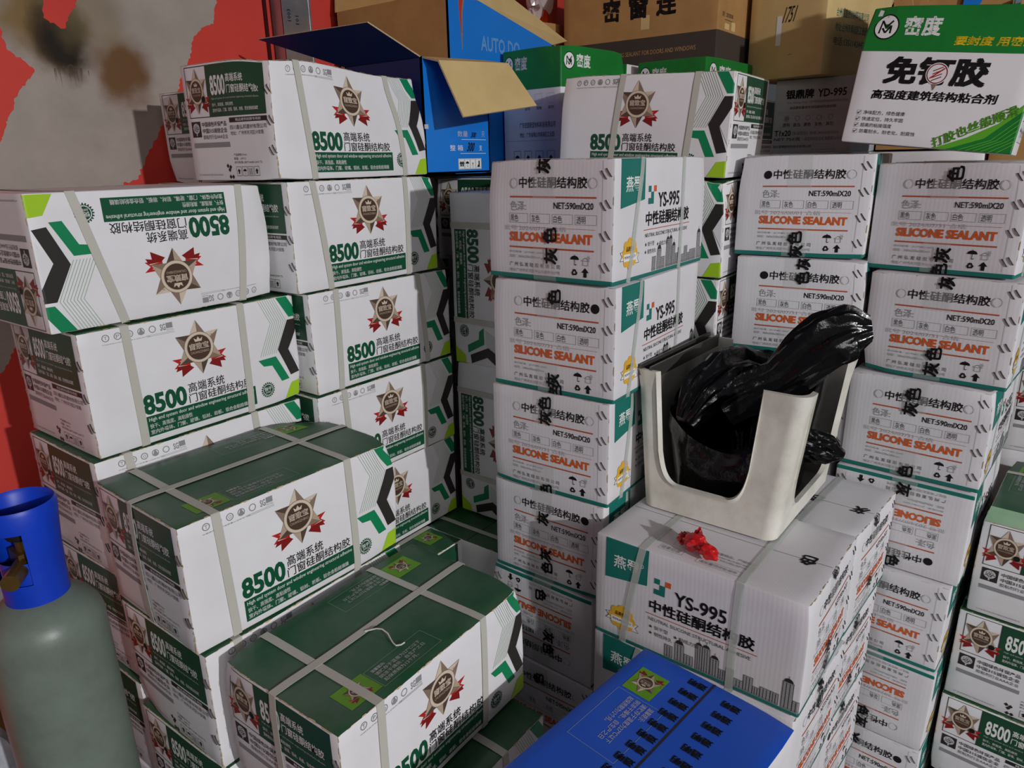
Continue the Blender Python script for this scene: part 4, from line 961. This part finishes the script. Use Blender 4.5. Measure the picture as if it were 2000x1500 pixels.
# rack post, plastic film, torn things at the top right
b = MB(); b.box((2.215, 1.49, 0), (2.275, 1.55, 2.6), 'orange_paint'); b.box((2.225, 1.485, 0), (2.265, 1.49, 2.6), 'orange_paint')
tag(b.build('rack_post'), 'orange painted steel post behind the torn flap and the kraft carton', 'post')
def crumple(mb, c, rad, m, seed, amp=.25, sub=3, freq=2.2, fold=.0):
    bm = bmesh.new(); bmesh.ops.create_icosphere(bm, subdivisions=sub, radius=1)
    for v in bm.verts:
        q = v.co * freq + Vector((seed * 3.1, seed * 1.7, seed * .9)); nse = noise.noise(q) + .5 * noise.noise(q * 2.3) + .35 * (1 - abs(noise.noise(q * 3.9)) * 3)
        v.co *= 1 + amp * nse
    bm.verts.index_update(); vs = [(c[0] + v.co.x * rad[0], c[1] + v.co.y * rad[1], c[2] + v.co.z * rad[2]) for v in bm.verts]
    mb.add(vs, [tuple(v.index for v in f.verts) for f in bm.faces], m); bm.free()
b = MB(); crumple(b, (2.125, 1.47, 2.06), (.07, .05, .16), 'clear_film', 3, .3, 4); o = b.build('plastic_film_bundle', None, True); tag(o, 'crumpled clear plastic film bundle beside the orange post', 'plastic film')
plain(2.11, 1.48, 1.86, 0, .16, .20, 'kraft', 9)
r = empty('torn_kraft_carton', (2.10, .268, 1.452), 0, 'dark kraft carton with a jagged torn rim behind the big green headed box', 'carton')
b = MB(); rgn = random.Random(3); N = 26; xs = [(-.10, .12 * (1 - 2 * k / N), .325 + rgn.uniform(-.02, .045) - .05 * (k > N * .72)) for k in range(N + 1)]
vs = [(a, c, 0) for a, c, d in xs] + xs; n = N + 1; b.add(vs, [(k, k + 1, n + k + 1, n + k) for k in range(N)], 'kraft'); b.add([(q[0] + .005, q[1], q[2]) for q in vs], [(n + k, n + k + 1, k + 1, k) for k in range(N)], 'kraft_edge')
b.add([vs[n + k] for k in range(n)] + [(vs[n + k][0] + .005, vs[n + k][1], vs[n + k][2]) for k in range(n)], [(k, k + 1, n + k + 1, n + k) for k in range(N)], 'kraft_edge')
b.slab([(-.10, -.12, 0), (.10, -.12, 0), (.10, -.12, .34), (-.10, -.12, .28)], .004, 'kraft', 'kraft', 'kraft_edge'); b.slab([(.10, .12, 0), (-.10, .12, 0), (-.10, .12, .36), (.10, .12, .38)], .004, 'kraft', 'kraft', 'kraft_edge'); b.slab([(.10, -.12, 0), (.10, .12, 0), (.10, .12, .40), (.10, -.12, .40)], .004, 'kraft', 'kraft', 'kraft_edge'); b.box((-.10, -.12, 0), (.10, .12, .004), 'kraft')
b.build('body', r)
b = MB(); sc = jag([(.005, .30), (.035, .30), (.038, .40), (.0, .40)], .003, .008, 5); b.add([(-.108, -q[0] - .02, q[1]) for q in sc] + [(-.105, -q[0] - .02, q[1]) for q in sc], [tuple(range(len(sc))), tuple(reversed(range(len(sc), 2 * len(sc))))], 'sky_blue'); tag(b.build('paper_scrap', r), 'torn sky blue paper scrap', None)
plain(2.08, .268, 1.452, 0, .235, .235, 'white_card', 7)
r = empty('small_carton', (2.10, .080, 1.722), R(-20), 'pale blue small carton lying at the top right corner behind the green headed box', 'carton')
b = MB(); b.box((-.06, -.060, 0), (.06, .060, .055), 'pale_blue'); b.build('body', r)
b = MB(); b.add([(0, 0, 0), (.11, 0, 0), (.13, 0, .05), (.02, 0, .05), (0, .006, 0), (.11, .006, 0), (.13, .006, .05), (.02, .006, .05)], [(0, 1, 2, 3), (7, 6, 5, 4), (0, 4, 5, 1), (3, 2, 6, 7), (0, 3, 7, 4), (1, 5, 6, 2)], 'pine_scrap'); o = b.build('card_scrap'); o.location = (1.985, .145, 1.7222); o.rotation_euler = (0, 0, R(-90)); tag(o, 'orange brown card scrap standing beside the pale blue small carton', 'scrap')
plain(2.10, .087, 1.7215, 0, .26, .118, 'kraft', 8)

# ------------------------------------------------------------------ white plastic bin with U shaped cut-outs
BC = Vector((1.255, .406, .8355))
def rrect(hx, hy, r, n=8):
    P = []
    for (sx, sy, a0) in ((-1, -1, 180), (1, -1, 270), (1, 1, 0), (-1, 1, 90)):
        for k in range(n + 1):
            a = R(a0 + 90 * k / n); P.append((sx * (hx - r) + r * math.cos(a), sy * (hy - r) + r * math.sin(a)))
    return P
def bin_mesh():
    """the wall as a strip round the rounded square; its upper edge dips into a U on three sides"""
    Ht = .256; hb = (.158, .122); ht = (.150, .150)
    # perimeter samples (unit side coordinate)
    def side_pts(n): return [k / n for k in range(n)]
    per = []                    # (fx, fy, side, s) s from 0..1 along the side
    n = 96
    for i in range(n): per.append((-1, 1 - 2 * i / n, 'front', i / n))      # front: x=-1, from +y to -y
    for i in range(n): per.append((-1 + 2 * i / n, -1, 'right', i / n))     # right: y=-1, from -x to +x
    for i in range(n): per.append((1, -1 + 2 * i / n, 'back', i / n))
    for i in range(n): per.append((1 - 2 * i / n, 1, 'leftside', i / n))
    def edge(sd, s):
        def U(s, a, bq, lip):
            if s <= a or s >= bq: return 1.0
            m = (a + bq) / 2; w_ = (bq - a) / 2; x = abs(s - m) / w_; rx = .42; rz = .22
            if x < 1 - rx: return lip
            t = (x - 1 + rx) / rx; return lip + rz * (1 - math.sqrt(max(0, 1 - t * t))) + .10 * t ** 8
        if sd == 'front': return U(s, .150, .765, .215)
        if sd == 'right': return U(s, .130, .850, .17)
        if sd == 'back': return U(s, .2, .8, .3)
        return 1.0
    # refine sample positions where the U rises
    def remap(s, a, bq): return s
    rows = 20; V = []; F = []
    cnt = len(per); lev = []
    for L_ in (0, 1):           # outer, inner
        for (fx, fy, sd, s) in per:
            e = edge(sd, s)
            for j in range(rows + 1):
                t = e * j / rows; hx = hb[0] + (ht[0] - hb[0]) * t; hy = hb[1] + (ht[1] - hb[1]) * t
                rr = .022; x, y = fx * hx, fy * hy
                cx = max(-hx + rr, min(hx - rr, x)); cy = max(-hy + rr, min(hy - rr, y)); d = Vector((x - cx, y - cy)); dl = d.length
                if dl > 1e-6: x, y = cx + d.x / dl * min(dl, rr), cy + d.y / dl * min(dl, rr)
                z = Ht * t
                if j == 0 and not L_: pass
                # slight outward lip round the cut-out and at the rim
                k = 1.0 - (.0055 / max(hx, hy) if L_ else 0)
                lip = .004 * max(0, (j / rows - .86) / .14) if not L_ else 0
                nrm = Vector((x - cx * .9, y - cy * .9)); nrm = nrm.normalized() if nrm.length > 1e-6 else Vector((0, 0))
                V.append((x * k + nrm.x * lip, y * k + nrm.y * lip, z + (.006 if L_ and j == 0 else 0)))
    q = rows + 1
    for i in range(cnt):
        a, c = i * q, ((i + 1) % cnt) * q
        for j in range(rows):
            F.append((a + j, c + j, c + j + 1, a + j + 1)); o2 = cnt * q
            F.append((o2 + a + j, o2 + a + j + 1, o2 + c + j + 1, o2 + c + j))
        F.append((a + rows, c + rows, cnt * q + c + rows, cnt * q + a + rows))
    F.append(tuple(reversed([i * q for i in range(cnt)]))); F.append(tuple(cnt * q + i * q for i in range(cnt)))
    return V, F
r = empty('plastic_bin', BC, R(-1.5), 'white plastic bin with U shaped cut-outs, on the sealant cartons at the centre', 'bin')
V, F = bin_mesh(); me = mesh('body', V, F, ['bin_plastic'], None, True)
try: me.set_sharp_from_angle(angle=R(38))
except Exception: pass
link('body', me, r)
b = MB(); b.box((-.150, .118, .238), (.150, .122, .262), 'dull_metal'); b.box((-.150, .122, .244), (.150, .140, .248), 'dull_metal'); b.box((-.150, .138, .244), (.150, .142, .264), 'dull_metal'); tag(b.build('rail', r), 'dull metal rail along the left rim', None)
b = MB(); b.box((-.156, -.148, .236), (-.140, -.146, .250), 'print_grey'); 

# black bag in the bin
def bag():
    b = MB(); n = 110; lv = 34; cx, cy = BC.x + .004, BC.y
    fold = lambda a, z, k: .5 * math.sin(a * 7 + 2.2 * math.sin(z * 9 + a) + k) + .35 * math.sin(a * 13 - z * 21 + 1.7 * math.sin(a * 3) + k * 2)
    def pt(th, t):
        u = t if t <= 1 else 2 - t                      # 0..1 the outside going up, 1..2 the inside going down
        c, s = math.cos(th), math.sin(th); k = 1 / (abs(c) ** 4 + abs(s) ** 4) ** .25
        hx, hy = .126 + .004 * u, .098 + .018 * u
        front = max(0, -c) ** 2
        rim = .200 - .085 * front + .026 * noise.noise(Vector((c * 1.8, s * 1.8, 4))) + .025 * max(0, c)
        sh = 1.0 if t <= 1 else (1 - .08 - .50 * (t - 1) ** 1.5)
        z = .012 + rim * (u if t <= 1 else (1 - .80 * (t - 1) ** .8))
        p = Vector((c * k * hx * sh, s * k * hy * sh, z))
        w_ = .0055 * fold(th, z, 0) + .010 * noise.noise(Vector((c * 2.4, s * 2.4, z * 9 + t)))
        w_ *= .3 if t < .75 else 1.0
        p += Vector((c, s, .6)) * w_
        p.x = max(-.141, min(.141, p.x)); p.y = max(-.110 - .012 * u, min(.104 + .010 * u, p.y))
        return (cx + p.x, cy + p.y, BC.z + max(.008, p.z))
    V = [pt(2 * math.pi * k / n, 2 * j / lv) for j in range(lv + 1) for k in range(n)]
    F = [(j * n + k, j * n + (k + 1) % n, (j + 1) * n + (k + 1) % n, (j + 1) * n + k) for j in range(lv) for k in range(n)]
    F.append(tuple(reversed(range(n)))); F.append(tuple(lv * n + k for k in range(n)))
    b.add(V, F, 'black_film')
    # the gathered mouth: a flattened, pleated tube rising to the back right
    def pleat(path, rad, flat, seed, up=Vector((0, 0, 1))):
        m_ = 72; sub = 9; P = []
        for i in range(len(path) - 1):
            for j in range(sub):
                t = j / sub; P.append((Vector(path[i]).lerp(Vector(path[i + 1]), t), rad[i] + (rad[i + 1] - rad[i]) * t))
        P.append((Vector(path[-1]), rad[-1])); V = []
        for i, (c, ra) in enumerate(P):
            t = (P[min(i + 2, len(P) - 1)][0] - P[max(i - 2, 0)][0]).normalized(); x = t.cross(up).normalized(); y = x.cross(t); s_ = i / len(P)
            for k in range(m_):
                a = 2 * math.pi * k / m_
                w_ = 1 + .11 * math.sin(5 * a + seed + 3 * s_) + .08 * math.sin(9 * a - 4 * s_ + seed * 2) + .22 * noise.noise(Vector((math.cos(a) * .9, math.sin(a) * .9, s_ * 4 + seed))) + .05 * math.sin(17 * a + 9 * s_)
                V.append(c + x * math.cos(a) * ra * flat * w_ + y * math.sin(a) * ra * w_)
        n2 = len(P); b.add(V, [(i * m_ + k, i * m_ + (k + 1) % m_, (i + 1) * m_ + (k + 1) % m_, (i + 1) * m_ + k) for i in range(n2 - 1) for k in range(m_)] + [tuple(reversed(range(m_))), tuple((n2 - 1) * m_ + k for k in range(m_))], 'black_film')
    pleat([(1.205, .430, 1.010), (1.228, .392, 1.040), (1.252, .350, 1.070), (1.272, .316, 1.108), (1.290, .282, 1.142), (1.302, .250, 1.160), (1.312, .222, 1.166)], [.050, .040, .038, .046, .050, .044, .020], .55, 2)
    pleat([(1.13, .47, 1.00), (1.17, .455, 1.045), (1.22, .445, 1.060), (1.27, .43, 1.062), (1.31, .40, 1.045), (1.34, .37, .99)], [.020, .045, .052, .050, .042, .020], .75, 5)
    pleat([(1.285, .320, .945), (1.296, .292, .940), (1.308, .262, .932), (1.316, .240, .926)], [.028, .028, .025, .008], .8, 8)
    o = b.build('black_plastic_bag', None, True); tag(o, 'shiny black plastic bag bunched up inside the white bin', 'bag')
bag()
b = MB(); crumple(b, (.995, .385, .8535), (.013, .016, .014), 'red_film', 2, .5, 3); crumple(b, (.985, .358, .850), (.010, .016, .011), 'red_film', 5, .5, 3); crumple(b, (1.006, .408, .8475), (.010, .009, .009), 'red_film', 8, .5, 3); crumple(b, (1.016, .388, .8530), (.010, .005, .013), 'red_film', 9, .6, 3)
o = b.build('candy_wrapper', None, True); tag(o, 'crumpled shiny red wrapper lying on the sealant carton in front of the bin', 'wrapper')

b = MB(); b.tube([(.582, .719, .7895), (.588, .713, .7905), (.593, .706, .7930), (.5955, .696, .7945), (.595, .684, .7925), (.590, .673, .7905), (.586, .664, .7905), (.585, .657, .7900), (.590, .652, .7905), (.597, .652, .7900)], .0011, 'twine', 7)
o = b.build('string_scrap', None, True); tag(o, 'short curl of white string lying on the nearest green carton top', 'string')

# ------------------------------------------------------------------ gas cylinder at the left
r = empty('gas_cylinder', (.285, 1.03, 0), 0, 'grey green gas cylinder with a blue collar at the lower left', 'gas cylinder')
b = MB(); rc = .073
b.lathe([(0, 0), (rc - .012, 0), (rc - .003, .004), (rc, .014), (rc, .845)] + [(rc * math.cos(R(a)) * .999 + (.0 if a < 90 else 0), .845 + .062 * math.sin(R(a))) for a in range(8, 73, 8)] + [(.022, .908), (.022, .925), (0, .925)], 'cylinder_paint', n=72)
b.build('tank', r, True)
b = MB(); n = 72; prof = [(.038, .893), (.0385, .93), (.040, .97), (.043, 1.005), (.0455, 1.03), (.043, 1.036), (.039, 1.030), (.0375, 1.0), (.0345, .96), (.033, .893)]
vs = [(rr_ * math.cos(2 * math.pi * k / n), rr_ * math.sin(2 * math.pi * k / n), z) for rr_, z in prof for k in range(n)]; fs = []
win = lambda k, i: (150 < (360 * (k + .5) / n) < 248) and (i in (1, 2, 6, 7))
for i in range(len(prof) - 1):
    for k in range(n):
        if win(k, i): continue
        fs.append((i * n + k, i * n + (k + 1) % n, (i + 1) * n + (k + 1) % n, (i + 1) * n + k))
b.add(vs, fs, 'collar_blue'); tag(b.build('collar', r, True), 'bright blue plastic collar', None)
b = MB(); b.tube([(0, 0, .92), (0, 0, .985)], .013, 'brass', 16); b.tube([(-.012, -.012, .952), (-.040, -.046, .950)], .0115, 'brass', 14); b.box((-.017, -.017, .930), (.017, .017, .968), 'brass'); o2 = tag(b.build('valve', r), 'brass valve', None)
vo = o2
b = MB(); b.lathe([(0, .986), (.020, .986), (.023, .992), (.023, 1.004), (.018, 1.010), (0, 1.010)], 'rubber', n=24); b.build('hand_wheel', vo, True)

# white cartons and sacks behind the cylinder
box_thing('white_carton', .335, 1.545, .632, .27, .22, .17, 0, {'*': 'white_card'}, {}, 'plain white carton in the corner between the red wall and the gas cylinder', 'carton')
plain(.335, 1.545, .632, 0, .27, .22, 'kraft', 2)
def sack(c, rad, m, seed, label, name, cat, strapm=None):
    r = empty(name, (c[0], c[1], 0), 0, label, cat); b = MB()
    crumple(b, (0, 0, c[2]), rad, m, seed, .10, 4, 1.6); b.v = [(v[0], v[1], max(v[2], .0)) for v in b.v]; b.build('sack', r, True)
    if strapm:
        b = MB(); b.tube([((rad[0] * 1.04) * math.cos(a / 10 * 2 * math.pi), (rad[1] * 1.04) * math.sin(a / 10 * 2 * math.pi), c[2] + rad[2] * .45 + .02 * math.cos(a / 10 * 6.28)) for a in range(11)], .008, strapm, 8, False); b.build('tie', r, True)
sack((.205, 1.255, .30), (.085, .075, .31), 'sack_white', 3, 'dirty white sack tied with a brown cord, left of the gas cylinder', 'woven_sack', 'sack', 'kraft')
sack((.105, 1.02, .30), (.055, .06, .30), 'collar_blue', 6, 'blue plastic sack at the bottom left corner beside the cylinder', 'plastic_sack', 'sack')
